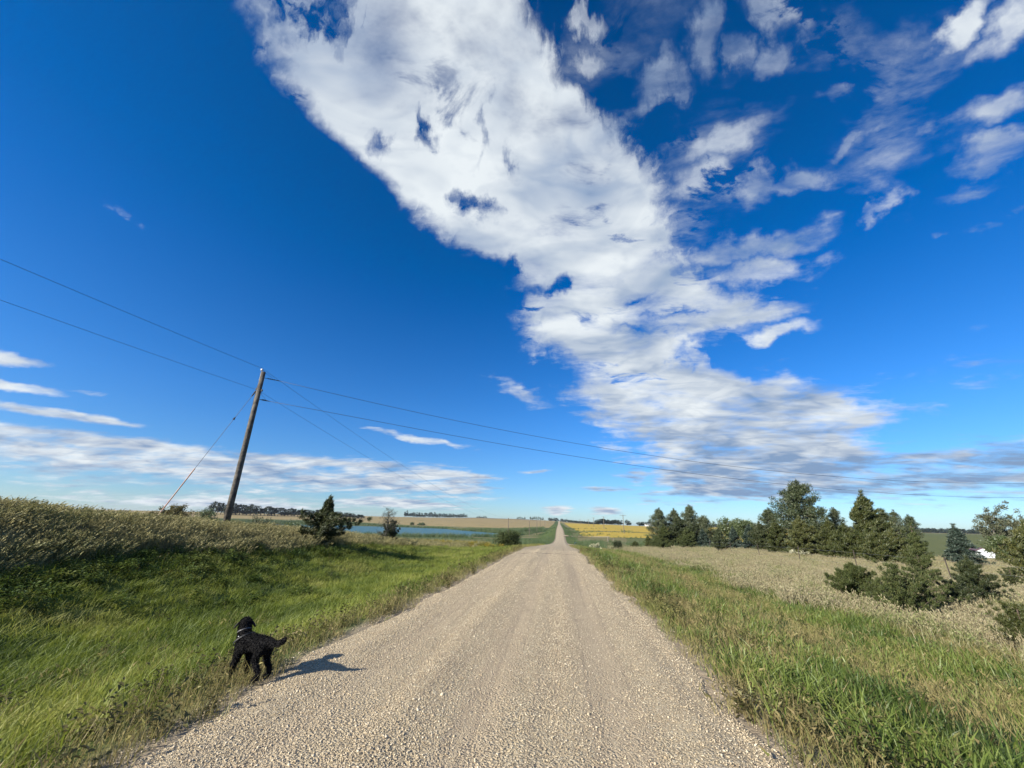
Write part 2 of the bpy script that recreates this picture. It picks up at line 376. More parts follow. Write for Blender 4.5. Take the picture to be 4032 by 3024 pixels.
NYT = {-60: [3.0, 3.0, 3.0, 2.6, 2.2, 2.0, 1.7, 1.2, .6, 0, -.5, -.3, -.1, 0, 0] + NR,
       8: [2.3, 2.3, 2.1, 1.85, 1.72, 1.70, 1.62, 1.42, .52, -.08, -.55, -.5, -.15, 0, 0] + NR,
       15: [1.6, 1.55, 1.45, 1.3, 1.22, 1.2, 1.18, 1.05, .42, -.22, -.7, -.5, -.15, 0, 0] + NR,
       22: [.8, .8, .8, .78, .76, .76, .74, .62, .20, -.25, -.7, -.5, -.15, 0, 0] + NR,
       30: [.3, .3, .3, .3, .3, .5, .4, .2, .05, -.3, -.55, -.4, -.12, 0, 0] + NR,
       40: [.1, .1, .1, .0, -.05, -.1, -.2, -.3, -.35, -.45, -.5, -.35, -.1, 0, 0, -.1, -.3, -.5, -.6, -.65, -.65, -.6, -.5, -.3, -.1],
       60: [-.3, -.3, -.3, -.2, -.2, -.2, -.3, -.3, -.35, -.4, -.4, -.3, -.1, 0, 0, -.1, -.25, -.35, -.35, -.25, -.1, 0, 0, 0, 0],
       120: [0] * 25}
_gx = np.linspace(-80, 80, 641); _gy = np.linspace(-60, 120, 361)
_n1 = np.stack([np.interp(_gx, NX, NYT[k]) for k in NYT], 1)
_n2 = np.stack([np.interp(_gy, list(NYT), _n1[i]) for i in range(641)], 0)
_kx = np.hanning(9); _kx /= _kx.sum(); _ky = np.hanning(19); _ky /= _ky.sum()
_n2 = np.apply_along_axis(lambda r: np.convolve(np.pad(r, 4, 'edge'), _kx, 'valid'), 0, _n2)
_n2 = np.apply_along_axis(lambda r: np.convolve(np.pad(r, 9, 'edge'), _ky, 'valid'), 1, _n2)
def near_z(x, y):
    return bil(_n2, (x + 80) / .25, (y + 60) / .5) + road_z(y)
LAKE_Z = -6.5
def lake_sd(x, y):
    """>0 inside the lake (metres, roughly)"""
    d = np.hypot(x, y); a = np.degrees(np.arctan2(x, y))
    nr = np.interp(a, [-60, -45, -25, -19.5, -14, -8.8, -5, -2.6, -2.0], [250, 250, 246, 247, 254, 276, 318, 357, 372])
    fr = np.interp(a, [-60, -45, -30, -24, -19.6, -15.5, -14, -12, -9.5, -7, -3, -2.0], [560, 640, 650, 620, 572, 540, 470, 425, 378, 362, 385, 374])
    nr = nr + 6 * (vnoise(a, a * 0, 2.0) - .5); fr = fr + 8 * (vnoise(a, a * 0 + 9, 1.7) - .5)
    s = np.minimum(d - nr, fr - d)
    return np.where((a > -60) & (a < -2.0), s, -50.0)
def Z(x, y, rough=True):
    x = np.asarray(x, float); y = np.asarray(y, float)
    d = np.hypot(x, y)
    w = sstep(d, 45, 95)
    z = near_z(x, y) * (1 - w) + far_z(x, y) * w
    # lake basin
    s = lake_sd(x, y)
    z = np.where(s > -14, z * (1 - sstep(s, -14, 2)) + (LAKE_Z - 0.9) * sstep(s, -14, 2), z)
    lat = np.abs(x - road_c(y))
    lift = sstep(d, 120, 400)
    z = np.where((s < 0) & (lat > 8) & (y > 0), np.maximum(z, LAKE_Z + .05 + .6 * sstep(-s, 2, 30) - 0.95 * sstep(s, -14, 0)), z)
    if rough:
        g = (fbm(x, y, 0.35, 3) - .5) * .22 + (fbm(x, y, 1.3, 2) - .5) * .07
        z = z + g * sstep(lat, 2.6, 5.0) * (1 - sstep(d, 200, 600))
        z = z + (fbm(x, y, 0.004, 4) - .5) * 5.0 * sstep(d, 700, 1500) * sstep(lat, 15, 200)
    # road formation
    wr = sstep(lat, 2.9, 3.6 + 9 * sstep(y, 40, 150))
    wr = np.where(y < 40, sstep(lat, 2.25, 3.0), wr)
    return np.where(y > -100, road_z(y) * (1 - wr) + z * wr, z)
def Zs(x, y): return float(Z(np.array([x]), np.array([y]))[0])
def pol(a, d): return d * math.sin(R(a)), d * math.cos(R(a))

# road edges (ragged)
def road_edges(y):
    j = .16 * (fbm(y, y * 0, 0.5, 3) - .5) * 2 + .10 * (fbm(y, y * 0 + 3, 2.2, 2) - .5) * 2
    k = .22 * (fbm(y, y * 0 + 20, 0.4, 3) - .5) * 2 + .14 * (fbm(y, y * 0 + 33, 2.0, 2) - .5) * 2
    c = road_c(y)
    hl = np.interp(y, [0, 3, 4.5, 12, 25, 40], [2.45, 2.52, 2.6, 2.35, 2.15, 2.15]); hr = np.interp(y, [0, 3, 6, 12, 25, 40], [2.28, 2.36, 2.38, 2.3, 2.15, 2.15])
    return c - hl + j, c + hr + k

# ------------------------------------------------------------------ ground sheet
def graded(a0, step, growth, end):
    out = [a0]; s = step
    while out[-1] < end:
        out.append(out[-1] + s); s *= growth
    return out
xs_p = graded(0, .22, 1.0, 24) ; xs_p = xs_p + graded(xs_p[-1], .3, 1.035, 9500)[1:]
gxs = np.array(sorted(set([-v for v in xs_p[1:]] + xs_p))) - 0.6
ys_p = graded(0, .22, 1.0, 30); ys_p = ys_p + graded(ys_p[-1], .25, 1.019, 9500)[1:]
ys_n = graded(0, .5, 1.12, 9500)
gys = np.array(sorted(set([-v for v in ys_n[1:]] + ys_p)))
GX, GY = np.meshgrid(gxs, gys)
gx_, gy_ = GX.ravel(), GY.ravel()
gz = Z(gx_, gy_)
_lat = np.abs(gx_ - road_c(gy_))
gz = np.where((_lat < 2.05) , gz - .05, gz)

nxn, nyn = len(gxs), len(gys)
ii = np.arange(nxn - 1)[None, :] + nxn * np.arange(nyn - 1)[:, None]
fq = np.stack([ii, ii + 1, ii + 1 + nxn, ii + nxn], -1).reshape(-1, 4)
me = mesh_np('ground', np.stack([gx_, gy_, gz], 1), fq, 4)
me.polygons.foreach_set('use_smooth', np.ones(len(me.polygons), bool))

# land-use masks as plain attributes (what grows where), read by the ground material
def zone_masks(x, y):
    d = np.hypot(x, y); a = np.degrees(np.arctan2(x, y)); c = road_c(y); r = x - c
    n1 = fbm(x, y, .25, 3) - .5; n2 = fbm(x, y, .06, 3) - .5
    # 0 green verge, 1 dry prairie (tan), 2 soybeans (yellow), 3 stubble field, 4 reeds (dark green), 5 ploughed brown, 6 dirt
    dry = np.where(x > 0, sstep(x + 3.0 * n1, 8.2, 9.8), sstep(-x + 2.0 * n1, 12.3, 13.8) * (1 - sstep(y, 36, 46)))
    dry = np.where((x < 0) & (y > 40), sstep(n2, -.02, .08) * .75 * sstep(-r, 10, 16), dry)
    dry = dry * np.where(x > 0, 1, 1)
    dry = np.where((x > 0) & (d > 58), dry * np.where(a > 9, 1 - .75 * sstep(d, 60, 80), .65), dry)
    soy = ((d > 232) & (d < 1050) & (r > 13) & (a < 30)).astype(float)
    soy *= 1 - ((np.abs(d - 318 - 2.0 * (a - 6)) < 7)).astype(float)
    stub = np.where((x < 0) & (a > -75), sstep(d - np.interp(a, [-75, -43, -30, -20, -14, -8, -3, 0], [560, 690, 700, 640, 600, 520, 470, 470]), 0, 12), 0) * (-r > 12)
    stub = np.where((x > 0) & (d > 1050), .7, stub)
    sd_ = lake_sd(x, y)
    reed = np.where((x < 0) & (sd_ < 0), 1 - sstep(-sd_ + 14 * n2, 22, 45), 0)
    reed = np.where((a > -14) & (a < -1.2) & (d > 340) & (d < 470), 1, reed) * (-r > 6)
    plough = np.where((a < -3) & (a > -17) & (d > 1250), 1, 0)
    dirt = (1 - sstep(np.abs(r), 2.5, 2.9)) + .0
    return dict(dry=np.clip(dry, 0, 1), soy=soy, stubble=np.clip(stub, 0, 1), reed=np.clip(reed, 0, 1), plough=plough.astype(float), dirt=np.clip(dirt, 0, 1))
for k, v in zone_masks(gx_, gy_).items():
    at_ = me.attributes.new('zone_' + k, 'FLOAT', 'POINT'); at_.data.foreach_set('value', v.astype(np.float32))
gm, n = new_mat('ground_cover')
pos = n.node('ShaderNodeNewGeometry').outputs['Position']
def attr(k): return n.node('ShaderNodeAttribute', attribute_name='zone_' + k).outputs['Fac']
nA = n.noise(pos, .5, 6, .62); nB = n.noise(pos, 6, 5, .6); nC = n.noise(pos, .03, 5, .6)
green = n.ramp(nA, [(.3, (.045, .075, .016)), (.5, (.07, .105, .025)), (.7, (.115, .125, .04))])
dryc = n.ramp(nA, [(.3, (.16, .13, .065)), (.55, (.23, .185, .10)), (.75, (.15, .15, .06))])
soyc = n.ramp(n.noise(pos, .08, 6, .6), [(.3, (.34, .24, .035)), (.5, (.44, .31, .05)), (.7, (.30, .26, .05))])
stubc = n.ramp(nC, [(.3, (.24, .19, .085)), (.5, (.30, .23, .11)), (.7, (.20, .17, .07))])
reedc = n.ramp(nA, [(.3, (.035, .055, .018)), (.6, (.055, .08, .026))])
plc = n.ramp(nC, [(.35, (.13, .085, .055)), (.6, (.20, .15, .08))])
dirtc = n.ramp(nB, [(.3, (.24, .19, .13)), (.7, (.34, .28, .20))])
c = green
for k, cc in (('dry', dryc), ('reed', reedc), ('stubble', stubc), ('soy', soyc), ('plough', plc), ('dirt', dirtc)):
    c = n.mix(attr(k), c, cc)
c = n.mix(n.m('MULTIPLY', n.smooth(nB, .3, .7), .35), c, n.mix(.5, c, (.02, .02, .01, 1)))
p = n.node('ShaderNodeBsdfPrincipled', inp={'Base Color': c, 'Roughness': .95, 'Specular IOR Level': .15})
b = n.node('ShaderNodeBump', inp={'Strength': .7, 'Distance': .12, 'Height': nB})
n.l.new(b.outputs[0], p.inputs['Normal'])
n.node('ShaderNodeOutputMaterial', inp={0: p.outputs[0]})
tag(link('ground', me, gm), kind='structure')

# ------------------------------------------------------------------ road
rys = np.array(graded(-25, .12, 1.0, 30)); rys = np.r_[rys, graded(rys[-1], .15, 1.014, 1750)[1:]]
el_, er_ = road_edges(rys)
us = np.linspace(0, 1, 41)
RX = el_[:, None] * (1 - us) + er_[:, None] * us
RY = np.repeat(rys[:, None], 41, 1)
rr = RX - road_c(RY)
def relief(x, y):
    rr = x - road_c(y)
    crown = .045 * (1 - np.clip(np.abs(rr) / 2.4, 0, 1) ** 2)
    rut = -.016 * (np.exp(-((rr + .15) / .22) ** 2) + np.exp(-((rr - 1.1) / .25) ** 2) + .7 * np.exp(-((rr + 1.5) / .3) ** 2))
    berm = .03 * np.exp(-((rr + 1.95) / .18) ** 2) * (fbm(x, y, .8, 2)) + .02 * np.exp(-((rr + .75) / .15) ** 2) + .018 * np.exp(-((rr - 1.8) / .2) ** 2)
    return crown + rut + berm + .02 * (fbm(x, y * .35, 3.0, 3) - .5)
edge = np.minimum(us, 1 - us)[None, :]
RZ = Z(RX.ravel(), RY.ravel(), False).reshape(RX.shape) + relief(RX.ravel(), RY.ravel()).reshape(RX.shape) * (edge > 0) + np.where(edge > 0, .02, -.045)
far_lift = .03 * sstep(RY, 60, 300) + .15 * sstep(RY, 300, 1200)
RZ = RZ + far_lift
nr_, nu = RX.shape
ii = np.arange(nu - 1)[None, :] + nu * np.arange(nr_ - 1)[:, None]
fq = np.stack([ii, ii + 1, ii + 1 + nu, ii + nu], -1).reshape(-1, 4)
me = mesh_np('road', np.stack([RX.ravel(), RY.ravel(), RZ.ravel()], 1), fq, 4)
me.polygons.foreach_set('use_smooth', np.ones(len(me.polygons), bool))
a_ = me.attributes.new('lateral', 'FLOAT', 'POINT'); a_.data.foreach_set('value', rr.ravel().astype(np.float32))
rm, n = new_mat('gravel_road')
pos = n.node('ShaderNodeNewGeometry').outputs['Position']
lat = n.node('ShaderNodeAttribute', attribute_name='lateral').outputs['Fac']
warp = n.vm('ADD', pos, n.vm('MULTIPLY', n.noise(pos, 30, 3, .6, out=1), (.02, .02, .02)))
v1 = n.node('ShaderNodeTexVoronoi', feature='F1', inp={'Vector': warp, 'Scale': 42.0})
v2 = n.node('ShaderNodeTexVoronoi', feature='F1', inp={'Vector': warp, 'Scale': 95.0})
strm = n.node('ShaderNodeMapping', inp={'Vector': pos, 'Scale': (3.2, .07, 1)}).outputs[0]
streak = n.noise(strm, 1.3, 5, .6)
loose = n.smooth(n.m('ADD', n.noise(pos, 1.1, 5, .6), n.m('MULTIPLY', n.m('SUBTRACT', streak, .5), 1.1)), .35, .62)
tr = n.m('ADD', n.m('ADD', n.smooth(n.m('ABSOLUTE', n.m('ADD', lat, .1)), .34, .12), n.smooth(n.m('ABSOLUTE', n.m('ADD', lat, -1.1)), .4, .12)), n.m('MULTIPLY', n.smooth(n.m('ABSOLUTE', n.m('ADD', lat, 1.45)), .35, .1), .6), clamp=True)
fines = n.ramp(n.noise(pos, 3, 6, .65), [(.3, (.40, .322, .208)), (.7, (.505, .415, .272))])
pink = n.mix(n.m('MULTIPLY', tr, .6), fines, (.48, .38, .255, 1))
stone = n.ramp(n.m('FRACT', n.vm('DOT_PRODUCT', v1.outputs['Color'], (1.0, 2.3, 3.1), out=1)), [(0, (.22, .18, .125)), (.3, (.40, .335, .225)), (.7, (.54, .46, .325)), (1, (.70, .62, .46))])
c = n.mix(n.m('MULTIPLY', n.smooth(v1.outputs['Distance'], .55, .3), n.m('SUBTRACT', .85, n.m('MULTIPLY', tr, .45))), pink, stone)
c = n.mix(n.m('MULTIPLY', n.smooth(v2.outputs['Distance'], .35, .6), .6), c, n.mix(.5, c, (.12, .09, .06, 1)))
c = n.mix(n.m('MULTIPLY', n.smooth(streak, .48, .72), .35), c, (.30, .25, .18, 1))
trk = n.node('ShaderNodeMapping', inp={'Vector': n.node('ShaderNodeCombineXYZ', inp={0: lat, 1: n.node('ShaderNodeSeparateXYZ', inp={0: pos}).outputs[1], 2: 0.0}).outputs[0], 'Scale': (9, .10, 1)}).outputs[0]
c = n.mix(n.m('MULTIPLY', n.smooth(n.noise(trk, 1.0, 4, .6), .50, .64), .38), c, (.25, .20, .145, 1))
# narrow darker band arching across the road
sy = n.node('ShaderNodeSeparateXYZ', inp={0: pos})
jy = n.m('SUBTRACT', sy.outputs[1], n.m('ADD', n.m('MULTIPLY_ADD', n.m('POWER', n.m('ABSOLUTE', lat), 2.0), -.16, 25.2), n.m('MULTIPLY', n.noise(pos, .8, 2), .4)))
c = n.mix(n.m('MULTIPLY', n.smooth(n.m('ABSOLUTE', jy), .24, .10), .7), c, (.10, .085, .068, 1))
p = n.node('ShaderNodeBsdfPrincipled', inp={'Base Color': c, 'Roughness': .92, 'Specular IOR Level': .2})
hgt = n.m('ADD', n.m('MULTIPLY', n.m('SUBTRACT', .6, v1.outputs['Distance']), n.m('MULTIPLY_ADD', loose, .6, .4)), n.m('MULTIPLY', n.m('SUBTRACT', .5, v2.outputs['Distance']), .4))
b = n.node('ShaderNodeBump', inp={'Strength': .8, 'Distance': .034, 'Height': hgt})
b2 = n.node('ShaderNodeBump', inp={'Strength': .6, 'Distance': .05, 'Height': n.noise(pos, 2.5, 5, .6), 'Normal': b.outputs[0]})
n.l.new(b2.outputs[0], p.inputs['Normal'])
n.node('ShaderNodeOutputMaterial', inp={0: p.outputs[0]})
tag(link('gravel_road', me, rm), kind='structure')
rm_mat = rm

# side approaches joining on the right
def approach(y0, wid, length, name, drop):
    k = 14
    V = []; F = []
    for i in range(k + 1):
        x = 2.2 + length * i / k
        ww = wid * (1 + 1.6 * math.exp(-i / 1.6))
        for s in (-1, 1):
            yy = y0 + s * ww / 2
            V.append((x, yy, max(Zs(x, yy), float(road_z(y0)) - drop * i / k) + .06))
    for i in range(k): F.append((2 * i, 2 * i + 2, 2 * i + 3, 2 * i + 1))
    me = bpy.data.meshes.new(name); me.from_pydata(V, [], F); me.update()
    tag(link(name, me, rm_mat), kind='structure')

approach(104, 5.0, 9, 'side_path', .3)
approach(236, 7.0, 26, 'side_road', .2)

# ------------------------------------------------------------------ lake
wm, n = new_mat('lake_water')
pos = n.node('ShaderNodeNewGeometry').outputs['Position']
mp = n.node('ShaderNodeMapping', inp={'Vector': pos, 'Scale': (1, .35, 1), 'Rotation': (0, 0, .3)}).outputs[0]
p = n.node('ShaderNodeBsdfPrincipled', inp={'Base Color': (.05, .12, .105, 1), 'Roughness': .35, 'IOR': 1.33})
b = n.node('ShaderNodeBump', inp={'Strength': .9, 'Distance': .5, 'Height': n.noise(mp, .8, 5, .65)})
n.l.new(b.outputs[0], p.inputs['Normal'])
n.node('ShaderNodeOutputMaterial', inp={0: p.outputs[0]})
lv = [(-700, 60, LAKE_Z), (-8, 150, LAKE_Z), (-8, 640, LAKE_Z), (-700, 700, LAKE_Z)]
me = bpy.data.meshes.new('lake'); me.from_pydata([(-640, 130, LAKE_Z), (-12.5, 215, LAKE_Z), (-12.5, 430, LAKE_Z), (-60, 640, LAKE_Z), (-640, 660, LAKE_Z)], [], [(0, 1, 2, 3, 4)]); me.update()
tag(link('lake_water', me, wm), kind='structure')

# ------------------------------------------------------------------ grass
rng = np.random.RandomState(11)
def blades(nb, hmin, hmax, width, spread, lean, wind, seg=2, head=None, rs=None, droop=.3):
    """a clump of tapered, bent blades; returns verts, quads/tri as tri faces"""
    rs = rs or rng
    V = []; F = []
    for _ in range(nb):
        x, y = rs.normal(0, spread, 2); h = rs.uniform(hmin, hmax); a = rs.uniform(0, 2 * math.pi)
        w = width * rs.uniform(.7, 1.3)
        l = abs(rs.normal(lean, lean * .5)); ld = rs.uniform(0, 2 * math.pi)
        lx, ly = l * math.cos(ld) + wind, l * math.sin(ld) + wind * .25
        cx, cy = math.cos(a) * w / 2, math.sin(a) * w / 2
        b0 = len(V)
        for s in range(seg):
            t = s / seg
            bx = x + lx * h * t ** 1.8; by = y + ly * h * t ** 1.8; bz = h * (t - droop * t * t * l)
            k = 1 - .35 * t
            V += [(bx - cx * k, by - cy * k, bz), (bx + cx * k, by + cy * k, bz)]
        V.append((x + lx * h, y + ly * h, h * (1 - droop * l)))
        for s in range(seg - 1):
            q = b0 + 2 * s
            F += [(q, q + 1, q + 3), (q, q + 3, q + 2)]
        q = b0 + 2 * (seg - 1)
        F.append((q, q + 1, q + 2))
        if head and rs.rand() < head[0]:
            tx, ty, tz = V[b0 + 2 * seg]
            px, py, pz = V[b0 + 2 * seg - 1]
            dxx, dyy, dzz = tx - px, ty - py, tz - pz
            L = math.sqrt(dxx ** 2 + dyy ** 2 + dzz ** 2) + 1e-6; dxx /= L; dyy /= L; dzz /= L
            for j in range(head[1]):
                u = (j / head[1] - .6) * head[2]
                ox, oy, oz = rs.normal(0, head[3], 3)
                q = len(V)
                ex, ey, ez = tx + dxx * u, ty + dyy * u, tz + dzz * u
                V += [(ex, ey, ez), (ex + ox, ey + oy, ez + abs(oz) + .015), (ex + dxx * .05 + ox * .4, ey + dyy * .05 + oy * .4, ez + dzz * .05)]
                F.append((q, q + 1, q + 2))
    return np.array(V), np.array(F)
def leafy(nst, h, leaf, rs=None):
    rs = rs or rng
    V = []; F = []
    for _ in range(nst):
        x, y = rs.normal(0, .05, 2); a = rs.uniform(0, 6.28); l = rs.uniform(0, .5); hh = h * rs.uniform(.6, 1.1)
        for j in range(9):
            t = (j + 1) / 9
            px, py, pz = x + math.cos(a) * l * hh * t, y + math.sin(a) * l * hh * t, hh * t
            b_ = rs.uniform(0, 6.28); s = leaf * rs.uniform(.6, 1.2)
            dx_, dy_ = math.cos(b_) * s, math.sin(b_) * s
            q = len(V)
            V += [(px, py, pz), (px + dx_ * .5 - dy_ * .25, py + dy_ * .5 + dx_ * .25, pz + s * .35), (px + dx_, py + dy_, pz + s * .2), (px + dx_ * .5 + dy_ * .25, py + dy_ * .5 - dx_ * .25, pz + s * .25)]
            F += [(q, q + 1, q + 2), (q, q + 2, q + 3)]
    return np.array(V), np.array(F)

def proto_set(name, gens, mat):
    c = bpy.data.collections.new(name + '_set')
    for i, (V, F) in enumerate(gens):
        me = mesh_np(name + '_tuft', V, F); me.materials.append(mat)
        o = bpy.data.objects.new('%s_tuft_%02d' % (name, i), me)
        c.objects.link(o)
    return c

def scatter(name, label, coll, pts, rot, scl, kind='stuff'):
    """pts (N,3); rot (N,3) euler; scl (N,) -> one object whose geometry nodes place the tufts"""
    N = len(pts)
    me = bpy.data.meshes.new(name)
    me.vertices.add(N); me.vertices.foreach_set('co', np.asarray(pts, np.float32).ravel())
    a = me.attributes.new('rot', 'FLOAT_VECTOR', 'POINT'); a.data.foreach_set('vector', np.asarray(rot, np.float32).ravel())
    a = me.attributes.new('scl', 'FLOAT', 'POINT'); a.data.foreach_set('value', np.asarray(scl, np.float32).ravel())
    a = me.attributes.new('pick', 'INT', 'POINT'); a.data.foreach_set('value', np.random.RandomState(3).randint(0, len(coll.objects), N).astype(np.int32))
    o = link(name, me)
    g = bpy.data.node_groups.new(name + '_scatter', 'GeometryNodeTree')
    g.interface.new_socket('Geometry', in_out='INPUT', socket_type='NodeSocketGeometry')
    g.interface.new_socket('Geometry', in_out='OUTPUT', socket_type='NodeSocketGeometry')
    nd = g.nodes; lk = g.links
    gi = nd.new('NodeGroupInput'); go = nd.new('NodeGroupOutput')
    ci = nd.new('GeometryNodeCollectionInfo'); ci.inputs['Collection'].default_value = coll
    ci.inputs['Separate Children'].default_value = True; ci.inputs['Reset Children'].default_value = True
    iop = nd.new('GeometryNodeInstanceOnPoints')
    iop.inputs['Pick Instance'].default_value = True
    def na(nm, ty):
        q = nd.new('GeometryNodeInputNamedAttribute'); q.data_type = ty; q.inputs[0].default_value = nm
        return q.outputs['Attribute']
    lk.new(gi.outputs[0], iop.inputs['Points']); lk.new(ci.outputs[0], iop.inputs['Instance'])
    lk.new(na('pick', 'INT'), iop.inputs['Instance Index'])
    e2r = nd.new('FunctionNodeEulerToRotation'); lk.new(na('rot', 'FLOAT_VECTOR'), e2r.inputs[0])
    lk.new(e2r.outputs[0], iop.inputs['Rotation'])
    lk.new(na('scl', 'FLOAT'), iop.inputs['Scale'])
    lk.new(iop.outputs[0], go.inputs[0])
    md = o.modifiers.new('scatter', 'NODES'); md.node_group = g
    tag(o, label, None, None, kind)
    return o

# materials of the plants
G_left = foliage('green_grass', [(.045, .070, .010), (.095, .135, .016), (.165, .205, .025), (.24, .265, .040), (.34, .33, .10)], .42, .6, patch=.45, gloss=.025)
G_lush = foliage('lush_grass', [(.045, .075, .014), (.085, .130, .024), (.14, .19, .036), (.23, .27, .065)], .40, .5, patch=.6, gloss=.03)
G_dry = foliage('dry_grass', [(.10, .12, .03), (.20, .20, .06), (.30, .26, .10), (.27, .21, .10), (.15, .17, .045)], .40, .6, patch=.8, gloss=.02)
G_tan = foliage('tan_grass', [(.10, .098, .038), (.18, .17, .07), (.33, .29, .135), (.25, .225, .10), (.13, .14, .045)], .30, .6, patch=.35, gloss=.02)
G_prairie = foliage('prairie_grass', [(.10, .145, .036), (.21, .22, .085), (.35, .315, .18), (.28, .23, .14), (.37, .33, .205), (.15, .19, .055)], .36, .6, patch=.30, gloss=.02)
G_herb = foliage('dark_herbs', [(.030, .055, .011), (.055, .09, .018), (.09, .125, .025), (.14, .16, .04)], .35, .6, patch=.5, gloss=.02)
G_weed = foliage('weed', [(.035, .042, .014), (.075, .075, .026), (.13, .11, .045), (.07, .085, .024)], .25, .6, patch=.9, gloss=.02)
G_reed = foliage('reed', [(.04, .07, .02), (.06, .10, .03), (.10, .13, .045)], .35, .5, patch=.03, gloss=.03)
G_gold = foliage('golden_weeds', [(.30, .24, .04), (.42, .33, .06), (.25, .27, .06)], .4, .5, patch=.2, gloss=.03)

left_set = proto_set('green_grass', [blades(38, .07, .23, .008, .10, .65, .20, 3) for _ in range(5)], G_left)
lush_set = proto_set('lush_grass', [blades(22, .08, .27, .012, .10, .65, .12, 3) for _ in range(5)], G_lush)
dry_set = proto_set('dry_grass', [blades(28, .08, .26, .006, .10, .4, .15, 2, (.16, 3, .04, .005)) for _ in range(5)], G_dry)
tan_set = proto_set('tan_grass', [blades(30, .22, .46, .009, .13, .25, .42, 3, (.7, 6, .13, .013)) for _ in range(5)], G_tan)
tan2_set = proto_set('prairie_grass', [blades(26, .18, .46, .008, .13, .35, .18, 2, (.6, 5, .08, .012)) for _ in range(5)], G_prairie)
herb_set = proto_set('dark_herb', [leafy(9, .26, .075) for _ in range(4)], G_herb)
weed_set = proto_set('weed', [leafy(5, .22, .05) for _ in range(4)], G_weed)
reed_set = proto_set('reed', [blades(26, .9, 2.0, .05, .55, .15, .15, 2, (.4, 3, .25, .06)) for _ in range(4)], G_reed)
gold_set = proto_set('golden_weed', [leafy(8, .5, .13) for _ in range(3)], G_gold)

def sample(xa, xb, ya, yb, dens_fn, seed, cut=None):
    """rejection samples points in a box by a density function (per square metre)"""
    rs = np.random.RandomState(seed)
    out = []
    for (y0, y1) in [(ya + (yb - ya) * i / 12, ya + (yb - ya) * (i + 1) / 12) for i in range(12)]:
        cx = np.linspace(xa, xb, 60); cy = np.linspace(y0, y1, 6)
        mx = float(np.max(dens_fn(*[q.ravel() for q in np.meshgrid(cx, cy)]))) * 1.15 + 1e-6
        N = int(mx * (xb - xa) * (y1 - y0))
        if N <= 0: continue
        N = min(N, 900000)
        x = rs.uniform(xa, xb, N); y = rs.uniform(y0, y1, N)
        keep = rs.rand(N) * mx < dens_fn(x, y)
        out.append(np.stack([x[keep], y[keep]], 1))
    return np.concatenate(out)
def in_view(x, y, pad=6):
    a = np.degrees(np.arctan2(x, y))
    return (a > -66 - pad) & (a < 50 + pad)
def lod(d, k=1.0):
    """tuft density falling with distance, tufts get larger meanwhile"""
    return k * np.interp(d, [0, 4, 8, 15, 25, 40, 60, 90], [50, 48, 34, 21, 13, 7, 4.2, 2.6])
def lodscale(d): return np.interp(d, [0, 6, 12, 25, 40, 60, 90], [1, 1.0, 1.08, 1.15, 1.2, 1.3, 1.4])
def place(p, seed, smin=.8, smax=1.25, lodz=True, tilt=.12, sink=.02, wind=True):
    rs = np.random.RandomState(seed)
    d = np.hypot(p[:, 0], p[:, 1])
    z = Z(p[:, 0], p[:, 1])
    s = rs.uniform(smin, smax, len(p)) * (lodscale(d) if lodz else 1)
    rot = np.stack([rs.normal(0, tilt, len(p)), rs.normal(0, tilt, len(p)), rs.normal(0.0, .9, len(p)) if wind else rs.uniform(0, 6.28, len(p))], 1)
    return np.stack([p[:, 0], p[:, 1], z - sink], 1), rot, s
def off_road(x, y, margin):
    a, b = road_edges(y)
    return (x < a - margin) | (x > b + margin)
def rel(x, y):
    a, b = road_edges(y)
    return np.where(x < 0, a - x, x - b)        # metres outside the road edge

def f_left(x, y):
    d = np.hypot(x, y); r = rel(x, y)
    n1 = fbm(x, y, .25, 3) - .5
    w = sstep(r, .25, .9) * (1 - sstep(-x + 2.0 * n1, 12.6, 13.4) * (1 - sstep(y, 36, 46)))
    w = w * (1 - .6 * sstep(y, 55, 80))
    return 1.25 * lod(d) * w * (x < 0) * in_view(x, y)
p = sample(-42, -2.4, 1.2, 88, f_left, 1)
scatter('green_grass', 'bright green roadside grass on the left bank', left_set, *place(p, 2, .75, 1.25))
NG = [len(p)]

def f_lush(x, y):
    d = np.hypot(x, y); r = rel(x, y)
    n1 = fbm(x + 40, y, .45, 3)
    band_ = sstep(r, .10, .5) * (1 - sstep(r + 2.0 * (n1 - .5), 2.0, 3.2))
    band2 = .7 * sstep(x, 5.5, 6.8) * (1 - sstep(x, 8.6, 9.8))
    w = np.maximum(band_ * sstep(n1, .34, .50), band2 * sstep(n1, .35, .55) + .12)
    return lod(d) * w * (x > 0) * (r > .08) * (x < 11) * in_view(x, y)
p = sample(1.4, 11, 1.2, 60, f_lush, 3)
scatter('lush_grass', 'broad bladed fresh green grass beside the right road edge', lush_set, *place(p, 4, .8, 1.3))
NG.append(len(p))

def f_dry(x, y):
    d = np.hypot(x, y); r = rel(x, y)
    n1 = fbm(x + 90, y, .35, 3)
    wr = sstep(r, -.08, .12) * (.25 + .5 * sstep(n1, .35, .55)) * (1 - sstep(x, 9, 11)) + .9 * sstep(r, -.08, .08) * (1 - sstep(r, .3, .6))
    wr = np.maximum(wr, .8 * sstep(x, 4.0, 5) * (1 - sstep(x, 6.4, 7.4)))
    wl = .9 * sstep(r, -.08, .15) * (1 - sstep(r, .6, 1.1)) + .10 * sstep(n1, .5, .65) * sstep(r, 1, 2) * (x > -13)
    return lod(d) * .9 * np.where(x > 0, wr, wl) * (r > -.1) * (np.abs(x) < 14) * in_view(x, y)
p = sample(-14, 13, 1.2, 70, f_dry, 5)
scatter('dry_grass', 'yellowing thin grass with seed heads along both road edges', dry_set, *place(p, 6, .6, 1.2))
NG.append(len(p))

